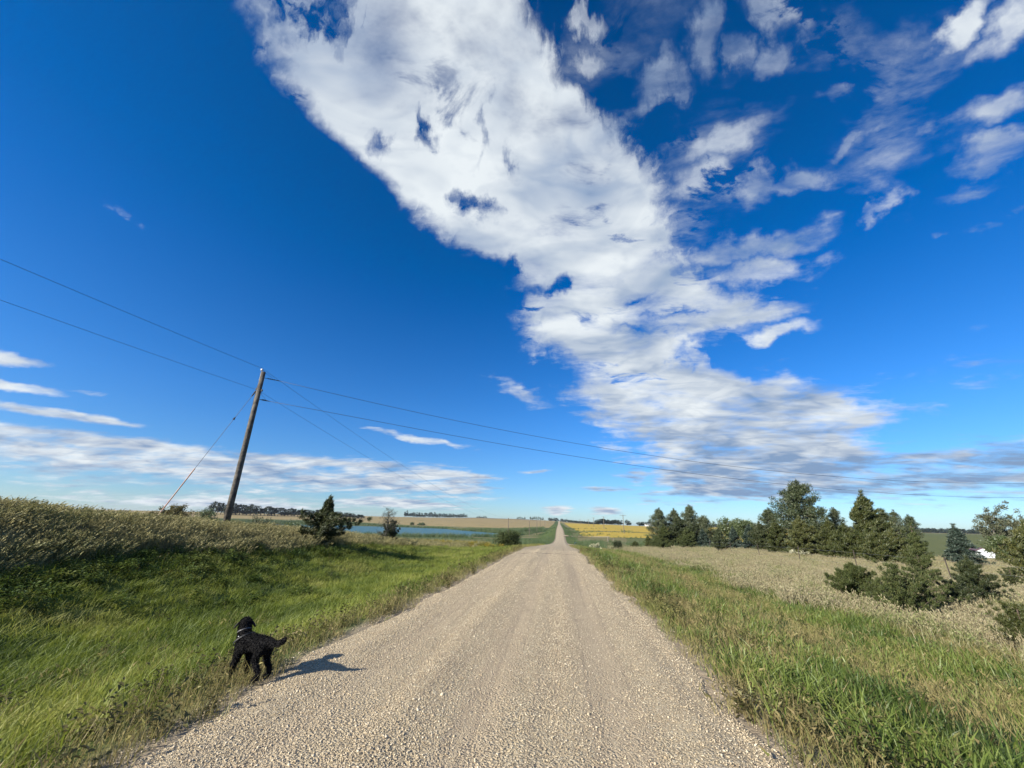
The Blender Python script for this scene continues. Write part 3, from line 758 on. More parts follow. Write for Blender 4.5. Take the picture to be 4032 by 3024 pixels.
def f_tanL(x, y):
    d = np.hypot(x, y); n1 = fbm(x, y, .25, 3) - .5
    w = sstep(-x + 2.0 * n1, 12.2, 13.4) * (1 - sstep(y, 38, 50)) * (1 - .6 * sstep(-x, 22, 40))
    w = np.maximum(w, .45 * sstep(fbm(x, y, .06, 3) - .5, -.04, .08) * sstep(y, 34, 44) * sstep(-x, 9, 14))
    return lod(d, .85) * w * (x < 0) * in_view(x, y)
p = sample(-62, -9, 1.0, 90, f_tanL, 7)
scatter('tan_grass', 'tall tan grass bent by the wind on the left hill', tan_set, *place(p, 8, .7, 1.1, True, .10))
NG.append(len(p))

def f_tanR(x, y):
    d = np.hypot(x, y); n1 = fbm(x, y, .25, 3) - .5
    w = sstep(x + 5.0 * n1, 7.4, 10.2) * (1 - .45 * sstep(x, 26, 40))
    return lod(d, .85) * w * (x > 0) * in_view(x, y) * (d < 85)
p = sample(7, 70, 3, 84, f_tanR, 9)
scatter('prairie_grass', 'dry pinkish tan prairie grass on the right slope', tan2_set, *place(p, 10, .7, 1.15, True, .10))
NG.append(len(p))

def f_weed(x, y):
    d = np.hypot(x, y); r = rel(x, y); n1 = fbm(x + 7, y + 50, .9, 3)
    w = sstep(r, -.05, .2) * (1 - sstep(r, .8, 1.4)) * np.maximum(sstep(n1, .40, .58), .45 * (x < 0)) + .06 * (r > 1)
    return np.interp(d, [0, 10, 30], [26, 12, 5]) * w * in_view(x, y) * (np.abs(x) < 12)
p = sample(-12, 12, 1.2, 34, f_weed, 12)
scatter('roadside_weeds', 'low brownish leafy weeds scattered at the gravel edge', weed_set, *place(p, 13, .6, 1.3, True, .2, .02, False))
NG.append(len(p))

def f_reed(x, y):
    s_ = lake_sd(x, y); a = np.degrees(np.arctan2(x, y)); d = np.hypot(x, y)
    near_ = (s_ < 1) & (s_ > -26) & (d < 400)
    pen = (a > -14) & (a < -2) & (s_ < 1) & (d > 350) & (d < 460)
    farb = (s_ < 1) & (s_ > -20) & (d > 480)
    return (.22 * near_ + .16 * pen + .05 * farb) * (a > -40) * (x < -8)
p = sample(-460, -8, 140, 680, f_reed, 14)
zz = place(p, 15, 1.0, 1.6, False, .05, .05)
scatter('lake_reeds', 'dark green reeds lining the lake shore', reed_set, *zz)
NG.append(len(p))
def f_rank(x, y):
    d = np.hypot(x, y); a = np.degrees(np.arctan2(x, y)); r = np.abs(x - road_c(y)); nn_ = fbm(x, y, .05, 3)
    return (.25 * (r > 4.5) * (r < 14) * sstep(nn_, .45, .6) + .10 * (r < 60) * (r > 4.5) * sstep(nn_, .5, .62)) * (d > 70) * (d < 420) * in_view(x, y)
p = sample(-60, 60, 68, 420, f_rank, 24)
p = p[(lake_sd(p[:, 0], p[:, 1]) < -2)]
q_ = place(p, 25, .35, .8, False, .05, .05)
scatter('rank_growth', 'rank dark green growth in the road ditches down the slope', reed_set, *q_)
def f_gold(x, y):
    n1 = fbm(x, y, .15, 3)
    e_ = ((x + 14.5) / 7.5) ** 2 + ((y - 56) / 6.5) ** 2
    return 3.0 * np.clip(1.2 - e_, 0, 1) * sstep(n1, .35, .5)
p = sample(-30, -4, 42, 72, f_gold, 16)
scatter('golden_weeds', 'patch of golden yellow weeds below the left bank', gold_set, *place(p, 17, .7, 1.2, False, .1, .02, False))

def f_herb(x, y):
    d = np.hypot(x, y); n1 = fbm(x + 31, y + 12, .30, 3)
    w = sstep(-x, 9.5, 11.2) * (1 - sstep(-x, 12.8, 13.6)) * (1 - sstep(y, 20, 27)) * sstep(n1, .30, .45)
    w = np.maximum(w, .22 * sstep(-x, 6.5, 8.5) * (1 - sstep(-x, 12, 13)) * sstep(n1, .52, .62) * (1 - sstep(y, 24, 34)))
    return lod(d, .45) * w * in_view(x, y) * (x < 0)
p = sample(-15, -5, 1.2, 36, f_herb, 26)
scatter('dark_herbs', 'dark green leafy growth under the tan grass of the left bank', herb_set, *place(p, 27, .7, 1.3, True, .2, .02, False))

# ------------------------------------------------------------------ loose gravel
def stone_proto(seed):
    rs = np.random.RandomState(seed)
    t = (1 + 5 ** .5) / 2
    v = np.array([(-1, t, 0), (1, t, 0), (-1, -t, 0), (1, -t, 0), (0, -1, t), (0, 1, t), (0, -1, -t), (0, 1, -t), (t, 0, -1), (t, 0, 1), (-t, 0, -1), (-t, 0, 1)]) / 1.9
    f = np.array([(0, 11, 5), (0, 5, 1), (0, 1, 7), (0, 7, 10), (0, 10, 11), (1, 5, 9), (5, 11, 4), (11, 10, 2), (10, 7, 6), (7, 1, 8), (3, 9, 4), (3, 4, 2), (3, 2, 6), (3, 6, 8), (3, 8, 9), (4, 9, 5), (2, 4, 11), (6, 2, 10), (8, 6, 7), (9, 8, 1)])
    v = v * rs.uniform(.7, 1.15, (12, 1)) * np.array([1.15, .9, .6])
    return v, f
G_stone, n = new_mat('loose_stone')
oi = n.node('ShaderNodeObjectInfo').outputs['Random']
c = n.ramp(oi, [(0, (.27, .21, .138)), (.3, (.42, .338, .22)), (.7, (.52, .43, .292)), (.93, (.62, .54, .40)), (1, (.32, .235, .155))])
p_ = n.node('ShaderNodeBsdfPrincipled', inp={'Base Color': c, 'Roughness': .85})
n.node('ShaderNodeOutputMaterial', inp={0: p_.outputs[0]})
stone_set = proto_set('loose_gravel', [stone_proto(s) for s in range(5)], G_stone)
def f_st(x, y):
    a, b = road_edges(y); d = np.hypot(x, y); r = x - road_c(y)
    inside = (x > a - .2) & (x < b + .15)
    tr_ = np.exp(-((r + .1) / .3) ** 2) + np.exp(-((r - 1.1) / .3) ** 2) + .5 * np.exp(-((r + 1.45) / .3) ** 2)
    st_ = fbm(x * 3, y * .15, .9, 3)
    rim = .4 * sstep(np.minimum(x - a, b - x), .5, .1)
    w = (.45 + .55 * sstep(st_, .38, .66) + .45 * rim) * (1 - .80 * np.clip(tr_, 0, 1)) * sstep(np.minimum(x - a, b - x), -.35, .15)
    return np.interp(d, [0, 4, 7, 12, 20, 30], [3800, 3400, 2200, 900, 260, 70]) * w * inside * in_view(x, y, 10)
p = sample(-3.8, 2.6, 1.5, 30, f_st, 18)
rs = np.random.RandomState(19)
d_ = np.hypot(p[:, 0], p[:, 1])
rr_ = p[:, 0] - road_c(p[:, 1])
ea_, eb_ = road_edges(p[:, 1])
in_ = np.clip(np.minimum(p[:, 0] - ea_, eb_ - p[:, 0]) / .12, -.3, 1)
zr = Z(p[:, 0], p[:, 1], False) + np.where(in_ > 0, -.045 * (1 - in_) + (.022 + relief(p[:, 0], p[:, 1])) * in_, .004) + .002
sz = .0042 * np.exp(rs.normal(0, .36, len(p))) * np.interp(d_, [0, 7, 14, 30], [1, 1.2, 1.6, 2.4])
rot = np.stack([rs.normal(0, .3, len(p)), rs.normal(0, .3, len(p)), rs.uniform(0, 6.28, len(p))], 1)
scatter('loose_gravel', 'loose pale gravel strewn over the road', stone_set, np.stack([p[:, 0], p[:, 1], zr], 1), rot, sz)
NG.append(len(p))
print('SCATTER', NG)

# ------------------------------------------------------------------ trees
bark = plain('bark', (.10, .075, .055), .9, 0, .5, 20, .01)
greybark = plain('grey_bark', (.13, .12, .10), .9, 0, .4, 20, .01)
M_pine = foliage('pine_needles', [(.028, .045, .018), (.05, .07, .028), (.085, .10, .045), (.13, .14, .075)], .25, .5, gloss=.04)
M_spruce = foliage('blue_spruce_needles', [(.014, .028, .020), (.027, .046, .034), (.044, .068, .050), (.075, .10, .075)], .2, .5, gloss=.04)
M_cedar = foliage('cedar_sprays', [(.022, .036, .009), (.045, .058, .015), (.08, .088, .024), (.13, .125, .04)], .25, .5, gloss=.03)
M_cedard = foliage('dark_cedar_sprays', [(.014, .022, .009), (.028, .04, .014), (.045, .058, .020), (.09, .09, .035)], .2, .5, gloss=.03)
M_junip = foliage('juniper_sprays', [(.020, .032, .009), (.042, .058, .016), (.072, .088, .026), (.12, .125, .045)], .2, .6, gloss=.02)
M_decid = foliage('broad_leaves', [(.04, .065, .018), (.07, .10, .03), (.11, .14, .045), (.16, .17, .07)], .4, .5, gloss=.05)
M_grey = foliage('grey_green_leaves', [(.06, .075, .04), (.095, .11, .06), (.14, .145, .085), (.18, .17, .11)], .35, .6, gloss=.02)
M_autumn = foliage('autumn_leaves', [(.045, .055, .018), (.08, .08, .025), (.13, .105, .03), (.17, .125, .035)], .3, .6, gloss=.02)
M_dead = foliage('bare_twigs', [(.045, .055, .035), (.08, .085, .06), (.13, .13, .10)], .1, .6, gloss=.02)
M_darkfar = foliage('far_leaves', [(.010, .018, .009), (.018, .028, .013), (.030, .042, .019)], .2, .6, gloss=.02)
M_palefar = foliage('far_pale_leaves', [(.04, .06, .03), (.07, .09, .045), (.10, .115, .06)], .3, .6, gloss=.02)

def tri_leaves(C, rad, nper, size, aspect, rs, bias=(0, 0, .2), outw=.7, rnd=.8, flat=1.0, centre=None):
    C = np.asarray(C, float); N = len(C)
    rad = np.broadcast_to(np.asarray(rad, float), (N,)); 
    P = rs.normal(0, 1, (N, nper, 3)); P /= np.linalg.norm(P, axis=2, keepdims=True) + 1e-9
    P *= (rs.rand(N, nper, 1) ** .45)
    off = P * rad[:, None, None]; off[..., 2] *= flat
    Q = C[:, None, :] + off
    U = P * outw + rs.normal(0, 1, P.shape) * rnd + np.array(bias)
    if centre is not None:
        o2 = C - np.asarray(centre); o2 /= np.linalg.norm(o2, axis=1, keepdims=True) + 1e-9
        U = U + o2[:, None, :] * .5
    U /= np.linalg.norm(U, axis=2, keepdims=True) + 1e-9
    Wd = np.cross(U, rs.normal(0, 1, U.shape)); Wd /= np.linalg.norm(Wd, axis=2, keepdims=True) + 1e-9
    s = size * rs.uniform(.6, 1.4, (N, nper, 1))
    a = (Q - Wd * s * aspect * .5).reshape(-1, 3); b = (Q + Wd * s * aspect * .5).reshape(-1, 3); c = (Q + U * s).reshape(-1, 3)
    V = np.stack([a, b, c], 1).reshape(-1, 3)
    return V, np.arange(len(V)).reshape(-1, 3)

def limb(mb, p0, p1, r0, r1, sag=0.0, n=5, k=4):
    p0 = Vector(p0); p1 = Vector(p1); pts = []
    for i in range(k + 1):
        t = i / k; p = p0.lerp(p1, t); p.z -= sag * math.sin(math.pi * t); pts.append(p)
    mb.tube(pts, [r0 + (r1 - r0) * i / k for i in range(k + 1)], n)

def tree_shape(kind, h, w, rs, wind=0.0, fine=1.0):
    """returns trunk MB, leaf verts, leaf faces"""
    mb = MB(); C = []; Rr = []
    lean = wind * h * .12
    def tp(t): return Vector((lean * t * t, 0, h * t))
    if kind == 'pine':
        mb.tube([tp(i / 7 * .97) for i in range(8)], [max(.02, h * .020 * (1 - i / 7 * .9)) for i in range(8)], 7)
        nb = int(30 + h * 4)
        for i in range(nb):
            t = .14 + .84 * (i + rs.rand()) / nb
            prof = (math.sin(math.pi * min(1, (t * .82 + .20))) ** .8 * .95 + .10) * rs.uniform(.55, 1.1)
            L = w / 2 * prof; a = i * 2.4 + rs.uniform(-.5, .5)
            p0 = tp(t * .93); p1 = p0 + Vector((math.cos(a) * L, math.sin(a) * L, L * rs.uniform(.05, .55)))
            limb(mb, p0, p1, h * .006, .008, .1, 4, 3)
            for q in np.linspace(.35, 1.0, 5):
                c = p0.lerp(p1, q); jit = rs.normal(0, .06 * w * .5, 3)
                C.append((c.x + jit[0] + wind * .1, c.y + jit[1], c.z + jit[2] + .05)); Rr.append(w * .078 * rs.uniform(.7, 1.25))
        C.append(tuple(tp(.98))); Rr.append(w * .05)
        V, F = tri_leaves(C, Rr, int(60 * fine ** 1.4), w * .055 / fine, .28, rs, (wind * .3, 0, .35), 1.1, .6, .85)
    elif kind in ('spruce', 'cedar', 'juniper', 'leaningcedar'):
        mb.tube([tp(i / 5 * .96) for i in range(6)], [max(.015, h * .022 * (1 - i / 5 * .92)) for i in range(6)], 6)
        nb = int({'spruce': 80, 'cedar': 90, 'juniper': 60, 'leaningcedar': 80}[kind] * max(.7, min(1.4, h / 4)))
        for i in range(nb):
            t = .03 + .93 * ((i + rs.rand()) / nb)
            if kind == 'spruce': prof = (1 - t) ** .8 * rs.uniform(.82, 1.08); rise = -.12
            elif kind == 'cedar': prof = (1 - t) ** .75 * (1.0 if t > .12 else .75) * rs.uniform(.45, 1.25); rise = .35
            elif kind == 'leaningcedar': prof = float(np.interp(t, [0, .12, .28, .42, .55, .7, 1], [.45, .8, 1.0, .7, .30, .13, .04])) * rs.uniform(.55, 1.15); rise = .38
            else: prof = (1 - t) ** .45 * rs.uniform(.45, 1.2); rise = .6
            L = max(.05, w / 2 * prof); a = i * 2.4 + rs.uniform(-.6, .6)
            p0 = tp(t * .9 if kind != 'juniper' else t * .5)
            p1 = p0 + Vector((math.cos(a) * L + wind * L * .35, math.sin(a) * L, L * (rise + rs.uniform(-.15, .25)) + (h * .42 * t if kind == 'juniper' else 0)))
            limb(mb, p0, p1, h * .004 + .004, .004, 0, 3, 2)
            m = 5
            for q in np.linspace(.2, 1.0, m):
                c = p0.lerp(p1, q)
                droop = -.10 * L * q * q if kind == 'spruce' else 0
                C.append((c.x, c.y, c.z + droop)); Rr.append(w * (.065 if kind == 'spruce' else .055) * (1.15 - .6 * q) * rs.uniform(.8, 1.2))
        C.append(tuple(tp(.97))); Rr.append(w * .03)
        C.append(tuple(tp(.92))); Rr.append(w * .035)
        if kind == 'spruce':
            V, F = tri_leaves(C, Rr, int(30 * fine ** 1.4), w * .060 / fine, .36, rs, (wind * .2, 0, -.10), 1.0, .4, .55, centre=(0, 0, h * .4))
        else:
            V, F = tri_leaves(C, Rr, int(36 * fine ** 1.4), w * .070 / fine, .22, rs, (wind * .9, 0, .55), .6, .5, .9, centre=(0, 0, h * .1))
    elif kind in ('round', 'decid', 'poplar', 'dead', 'bush'):
        nl = {'round': 46, 'decid': 26, 'poplar': 20, 'dead': 44, 'bush': 30}[kind]
        mb.tube([tp(i / 4 * .85) for i in range(5)], [max(.02, h * .02 * (1 - i / 4 * .8)) for i in range(5)], 6)
        for i in range(nl):
            if kind == 'poplar':
                t = rs.uniform(.25, 1); L = w / 2 * rs.uniform(.35, 1.0); up = L * 1.3
                p0 = tp(t * .72)
            elif kind == 'dead':
                t = rs.uniform(.05, .95); L = w / 2 * (1.1 - t * .75) * rs.uniform(.4, 1.1); up = L * rs.uniform(.2, 1.1); p0 = tp(t * .88)
            elif kind in ('round', 'bush'):
                t = rs.uniform(.05, .6); L = w / 2 * rs.uniform(.55, 1.0) * (math.sin(math.pi * min(.95, t + .25)) ** .5); up = L * rs.uniform(-.1, .2) + (t - .05) * h * .55; p0 = tp(t * .75)
            else:
                t = rs.uniform(.22, 1); L = w / 2 * rs.uniform(.6, 1.05) * (math.sin(math.pi * min(.97, t * .75 + .18)) ** .6); up = L * rs.uniform(.2, .8); p0 = tp(t * .78)
            a = rs.uniform(0, 6.283)
            p1 = p0 + Vector((math.cos(a) * L + wind * L * .4, math.sin(a) * L, up))
            limb(mb, p0, p1, h * .007, .006, 0, 4, 3)
            if kind == 'dead':
                for _ in range(4):
                    q = rs.uniform(.3, 1); c = p0.lerp(p1, q); v = Vector(rs.normal(0, 1, 3)); v.normalize(); v.z = abs(v.z)
                    limb(mb, c, c + (v + Vector((wind * .6, 0, 0))) * L * .5, .006, .003, 0, 3, 1)
            for q in np.linspace(.45, 1.0, 4):
                c = p0.lerp(p1, q); j = rs.normal(0, .05 * w, 3)
                C.append((c.x + j[0], c.y + j[1], c.z + j[2])); Rr.append(w * {'round': .13, 'decid': .10, 'poplar': .10, 'dead': .055, 'bush': .12}[kind] * rs.uniform(.7, 1.3))
        C = np.array(C); C[:, 2] = np.clip(C[:, 2], .05 * h, h * .97)
        npl = {'round': 90, 'decid': 60, 'poplar': 60, 'dead': 18, 'bush': 44}[kind]
        sz = w * {'round': .034, 'decid': .042, 'poplar': .05, 'dead': .05, 'bush': .04}[kind]
        V, F = tri_leaves(C, Rr, npl, sz, .55 if kind != 'dead' else .12, rs, (wind * .5, 0, .2), .5, 1.0)
    V = V.copy(); V[:, 2] = np.maximum(V[:, 2], .02)
    return mb, V, F

def make_tree(name, label, cat, x, y, h, w, kind, seed, mat, group=None, wind=.6, trunkmat=None, crown='crown'):
    rs = np.random.RandomState(seed)
    t = thing(name, label, cat, (x, y, Zs(x, y) - .04), rs.uniform(-.3, .3), group)
    mb, V, F = tree_shape(kind, h, w, rs, wind, 1.9 if math.hypot(x, y) < 34 else (1.35 if math.hypot(x, y) < 100 else 1.0))
    mb.build('trunk', trunkmat or bark, t)
    link(crown, mesh_np(name + '_crown', V, F), mat, t)
    return t

def T(name, label, cat, a, d, kind, w, seed, mat, h=None, top=None, group=None, wind=.6, tm=None):
    x, y = pol(a, d)
    if h is None: h = EYE + top * d - Zs(x, y)
    return make_tree(name, label, cat, x, y, h, w, kind, seed, mat, group, wind, tm)

# the left side
T('cedar_tree', 'dark windblown cedar with a leaning pointed tip on the left bank', 'tree', -31.6, 25.6, 'leaningcedar', 3.8, 101, M_cedard, top=.0500, wind=1.1)
T('dead_shrub', 'half dead grey twiggy cedar left of the lake', 'shrub', -23.5, 36, 'dead', 2.1, 102, M_dead, top=.036, wind=.4, tm=greybark)
T('juniper_bush', 'dark green half of the dead shrub beside the lake', 'bush', -22.9, 36.3, 'juniper', 1.9, 103, M_cedard, h=1.9, wind=.2)
T('round_bush', 'round dark green bush beside the left road edge below the crest', 'bush', -6.95, 58, 'round', 3.8, 104, M_junip, top=-.0095, wind=.1)
T('willow_bush', 'grey green bush behind the hill right of the utility pole', 'bush', -37.6, 120, 'bush', 8.5, 105, M_grey, top=.006, wind=.2)
T('low_bush', 'low dark scrub on the field edge behind the grassy hill', 'bush', -34.7, 130, 'bush', 8, 106, M_decid, top=-.006, wind=.2)
T('autumn_tree', 'orange tinted bushy tree rising behind the hill top', 'tree', -46.2, 130, 'decid', 6.5, 107, M_autumn, top=.0235, wind=.2)
T('autumn_tree', 'olive bushy tree at the left foot of the orange tinted one', 'tree', -48.0, 128, 'decid', 4, 108, M_autumn, top=.015, wind=.2)
T('broadleaf_tree', 'dark tree between the orange tinted tree and the utility pole', 'tree', -43.7, 135, 'decid', 6, 109, M_decid, top=.018, wind=.2)
T('shore_bush', 'small upright bush on the far lake shore', 'bush', -20.2, 650, 'bush', 8, 110, M_decid, top=.0005, wind=0)
T('shore_bush', 'rounded bush on the far lake shore right of the upright one', 'bush', -19.0, 650, 'bush', 13, 111, M_decid, top=-.003, wind=0)

# right: the planted grove, front to back
G1 = 'trees of the grove on the right'
JG = 'junipers scattered in front of the grove'
T('pine_tree', 'dark narrow pine at the left end of the left tree group', 'tree', 13.1, 92, 'pine', 4.6, 201, M_pine, top=.0440, group=G1)
T('pine_tree', 'thin topped pine second in the left tree group', 'tree', 14.9, 96, 'pine', 3.8, 202, M_pine, top=.0440, group=G1)
T('pine_tree', 'tallest pine of the left tree group with bare open top', 'tree', 16.8, 94, 'pine', 5.0, 203, M_pine, top=.0515, group=G1)
T('cedar_tree', 'broad dark cedar filling the middle of the left tree group', 'tree', 15.4, 86, 'cedar', 6.0, 204, M_cedard, top=.031, group=G1)
T('pine_tree', 'dark sloping pine at the right end of the left tree group', 'tree', 18.4, 90, 'pine', 4.6, 205, M_pine, top=.027, group=G1)
T('cedar_tree', 'dark green cedar low at the left foot of the left tree group', 'tree', 13.6, 84, 'cedar', 4.4, 206, M_junip, top=.008, group=G1)
T('spruce_tree', 'dark small spruce right below the left tree group', 'tree', 18.2, 80, 'spruce', 3.8, 207, M_spruce, top=.0015, group=G1)
T('spruce_tree', 'dark green spruce in the gap between the two tree groups', 'tree', 20.0, 78, 'spruce', 4.2, 208, M_pine, top=.0052, group=G1)
T('spruce_tree', 'narrow pale blue spruce in the gap between the tree groups', 'tree', 21.6, 76, 'spruce', 3.4, 209, M_spruce, top=.0085, group=G1)
T('spruce_tree', 'wide blue spruce left of the big pale pine', 'tree', 23.3, 73, 'spruce', 4.8, 210, M_spruce, top=.0125, group=G1)
T('broadleaf_tree', 'rounded olive tree behind the narrow blue spruce', 'tree', 21.2, 112, 'decid', 7.5, 211, M_decid, top=.0235, group=G1)
T('broadleaf_tree', 'yellow green leafy tree behind the wide blue spruce', 'tree', 22.9, 106, 'decid', 5.8, 212, M_decid, top=.0270, group=G1)
T('pine_tree', 'pale feathery pine leaning left of the tallest pine', 'tree', 25.5, 70, 'pine', 3.8, 213, M_pine, top=.0460, group=G1)
T('cedar_tree', 'olive cedar at the left foot of the tallest pine', 'tree', 25.9, 61, 'cedar', 3.6, 214, M_cedar, top=.022, group=G1)
T('pine_tree', 'tallest rounded pine towering over the right grove', 'tree', 28.6, 62, 'pine', 6.2, 215, M_pine, top=.0990, group=G1)
T('cedar_tree', 'wide olive cedar in front of the tallest pine', 'tree', 28.3, 57, 'cedar', 4.2, 216, M_cedar, top=.030, group=G1)
T('pine_tree', 'small crooked pine between the tallest pine and the pointed cedar', 'tree', 31.6, 66, 'pine', 2.9, 217, M_pine, top=.047, group=G1)
T('cedar_tree', 'bushy cedar filling the gap left of the pointed cedar', 'tree', 30.9, 55, 'cedar', 4.0, 218, M_cedar, top=.027, group=G1)
T('cedar_tree', 'tall pointed windblown cedar right of the tallest pine', 'tree', 33.9, 52, 'cedar', 5.0, 219, M_cedar, top=.0780, group=G1, wind=.9)
T('pine_tree', 'dark pine just right of the pointed cedar', 'tree', 35.6, 62, 'pine', 3.2, 220, M_pine, top=.041, group=G1)
T('pine_tree', 'small topped pine with a round head behind the dark pine', 'tree', 36.5, 68, 'pine', 2.4, 221, M_pine, top=.0425, group=G1)
T('pine_tree', 'thin trunked pine at the right end of the grove', 'tree', 37.5, 72, 'pine', 2.8, 222, M_pine, top=.034, group=G1)
T('cedar_tree', 'low olive cedar at the right foot of the pointed cedar', 'tree', 36.0, 49, 'cedar', 3.2, 223, M_cedar, top=.010, group=G1)
T('cedar_tree', 'lowest cedar at the right edge of the grove', 'tree', 37.3, 48, 'cedar', 2.4, 224, M_cedar, top=-.008, group=G1)
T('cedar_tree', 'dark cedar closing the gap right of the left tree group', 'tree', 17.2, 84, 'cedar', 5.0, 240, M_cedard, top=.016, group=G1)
T('cedar_tree', 'green cedar at the foot between the bare topped pine and the broad cedar', 'tree', 16.4, 80, 'cedar', 4.0, 241, M_junip, top=.004, group=G1)
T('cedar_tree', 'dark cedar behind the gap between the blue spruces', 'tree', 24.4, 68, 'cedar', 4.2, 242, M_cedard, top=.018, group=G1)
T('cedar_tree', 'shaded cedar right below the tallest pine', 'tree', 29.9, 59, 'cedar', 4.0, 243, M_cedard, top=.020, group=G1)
T('cedar_tree', 'olive cedar at the left foot of the pointed cedar', 'tree', 32.2, 53, 'cedar', 4.2, 244, M_cedar, top=.018, group=G1)
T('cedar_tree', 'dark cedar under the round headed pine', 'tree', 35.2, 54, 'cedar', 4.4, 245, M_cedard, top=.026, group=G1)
T('cedar_tree', 'olive cedar behind the low cedars at the right of the grove', 'tree', 34.6, 48, 'cedar', 3.6, 246, M_cedar, top=.008, group=G1)
T('spruce_tree', 'lone dark blue spruce left of the white walled shed', 'tree', 40.3, 54, 'spruce', 3.4, 225, M_spruce, top=.0200, group=G1, wind=.9)
T('poplar_tree', 'sparse grey poplar at the far right against the sky', 'tree', 42.9, 95, 'poplar', 4.0, 226, M_grey, top=.0540, wind=.8, tm=greybark)
T('poplar_tree', 'thin grey poplar beside the tallest grey one at the far right', 'tree', 43.5, 97, 'poplar', 3.6, 227, M_grey, top=.041, wind=.8, tm=greybark)
T('poplar_tree', 'pale poplar at the right picture edge behind the cedar', 'tree', 44.6, 96, 'poplar', 4.0, 228, M_grey, top=.043, wind=.8, tm=greybark)
T('cedar_tree', 'broad olive cedar cut by the right picture edge', 'tree', 44.4, 40, 'cedar', 3.6, 229, M_cedar, top=.024, wind=.9)
T('broadleaf_tree', 'low green leafy shrub behind the right edge cedar', 'tree', 42.9, 62, 'decid', 3.2, 230, M_decid, top=.004, wind=.8)

T('juniper_shrub', 'small upright juniper alone near the right road edge', 'shrub', 7.75, 64, 'round', 1.7, 301, M_cedard, top=-.0262, group=JG, wind=.0)
T('juniper_shrub', 'tiny juniper left of the grove between upright junipers', 'shrub', 10.0, 76, 'cedar', 2.0, 302, M_junip, top=-.029, group=JG)
T('juniper_shrub', 'upright juniper at the left front corner of the grove', 'shrub', 11.6, 76, 'cedar', 2.4, 303, M_junip, top=-.0165, group=JG)
T('juniper_shrub', 'spreading juniper below the left tree group', 'shrub', 13.3, 66, 'juniper', 2.8, 304, M_junip, top=-.033, group=JG)
T('juniper_shrub', 'feathery juniper in front of the tallest pine of the left group', 'shrub', 16.2, 72, 'cedar', 2.9, 305, M_junip, top=-.015, group=JG)
T('juniper_shrub', 'dark fan shaped juniper in front of the small spruces', 'shrub', 20.1, 65, 'juniper', 3.4, 306, M_cedard, top=-.022, group=JG)
T('juniper_shrub', 'second feathery juniper at the foot of the left group', 'shrub', 12.6, 72, 'cedar', 2.4, 307, M_junip, top=-.02, group=JG)
T('cedar_tree', 'nearest tall narrow juniper on the right prairie slope', 'tree', 37.4, 19.6, 'cedar', 1.6, 308, M_junip, top=.022, group=JG, wind=.5)
T('juniper_shrub', 'wide juniper mass at the foot of the nearest tall one', 'shrub', 35.6, 17.6, 'juniper', 1.9, 309, M_junip, top=-.048, group=JG, wind=.3)
T('juniper_shrub', 'bright spreading juniper left of the nearest tall one', 'shrub', 32.2, 20.0, 'cedar', 2.3, 310, M_junip, top=-.051, group=JG, wind=.1)
T('juniper_shrub', 'low drooping juniper between the spreading one and the mass', 'shrub', 34.3, 19.2, 'juniper', 1.5, 311, M_junip, top=-.082, group=JG, wind=.1)
T('juniper_shrub', 'dark juniper behind right of the nearest tall one', 'shrub', 40.6, 24.0, 'cedar', 2.0, 312, M_cedard, top=-.029, group=JG, wind=.3)
T('juniper_shrub', 'low dark juniper right behind the nearest tall one', 'shrub', 39.2, 21.5, 'juniper', 1.5, 313, M_cedard, top=-.066, group=JG, wind=.3)
T('juniper_shrub', 'yellow green juniper at the lower right picture edge', 'shrub', 42.6, 14.8, 'juniper', 1.4, 314, M_cedar, top=-.092, group=JG, wind=.2)
T('juniper_shrub', 'small pale juniper before the right edge cedar', 'shrub', 43.0, 33, 'juniper', 1.3, 315, M_cedar, top=-.042, group=JG, wind=.3)

# pale plants
def pale_plant(label, a, d, h, seed, n=22):
    x, y = pol(a, d); rs = np.random.RandomState(seed)
    t = thing('pale_leafed_plant', label, 'plant', (x, y, Zs(x, y)))
    mb = MB(); C = []
    for i in range(n):
        an = rs.uniform(0, 6.28); L = h * rs.uniform(.3, 1.1)
        p1 = (math.cos(an) * L, math.sin(an) * L, h * rs.uniform(.35, 1)); mb.tube([(0, 0, 0), p1], [.012, .006], 4)
        C.append(p1)
    mb.build('stem', G_weed, t)
    V, F = tri_leaves(C, .12, 14, .16, .5, rs)
    link('leaves', mesh_np('pale_leaves', V, F), M_pale, t)
M_pale = foliage('pale_leaves', [(.30, .30, .17), (.48, .46, .30), (.6, .58, .42)], .4, .5)
pale_plant('sprawling pale yellow leafed plant beside the right road edge', 4.9, 56, .8, 1, 26)
pale_plant('pale yellow green plant under the tallest pine', 28.0, 53, 1.1, 2, 12)

# ------------------------------------------------------------------ far tree lines
def far_proto(seed, conic=False, n=16):
    rs = np.random.RandomState(seed); C = []; Rr = []
    for i in range(n):
        t = rs.uniform(.18, 1); rad = (1 - t) * .30 if conic else .30 * math.sin(math.pi * min(.96, .22 + t * .75)) ** .6
        a = rs.uniform(0, 6.28); C.append((math.cos(a) * rad * .75, math.sin(a) * rad * .75, t * .9 + .03)); Rr.append(.08 if conic else .13)
    V, F = tri_leaves(C, Rr, 30, .09, .6, rs)
    V[:, 2] = np.clip(V[:, 2], 0, 1.0)
    mb = MB().tube([(0, 0, 0), (0, 0, .6)], [.03, .015], 5)
    return mb.mesh('far_trunk'), mesh_np('far_crown', V, F)
FP = [far_proto(s) for s in range(5)] + [far_proto(50 + s, True) for s in range(2)]
for tm_, cm in FP: tm_.materials.append(bark); cm.materials.append(M_darkfar)
FPP = []
for tm_, cm in FP[:5]:
    c2 = cm.copy(); c2.materials.clear(); c2.materials.append(M_palefar); FPP.append((tm_, c2))
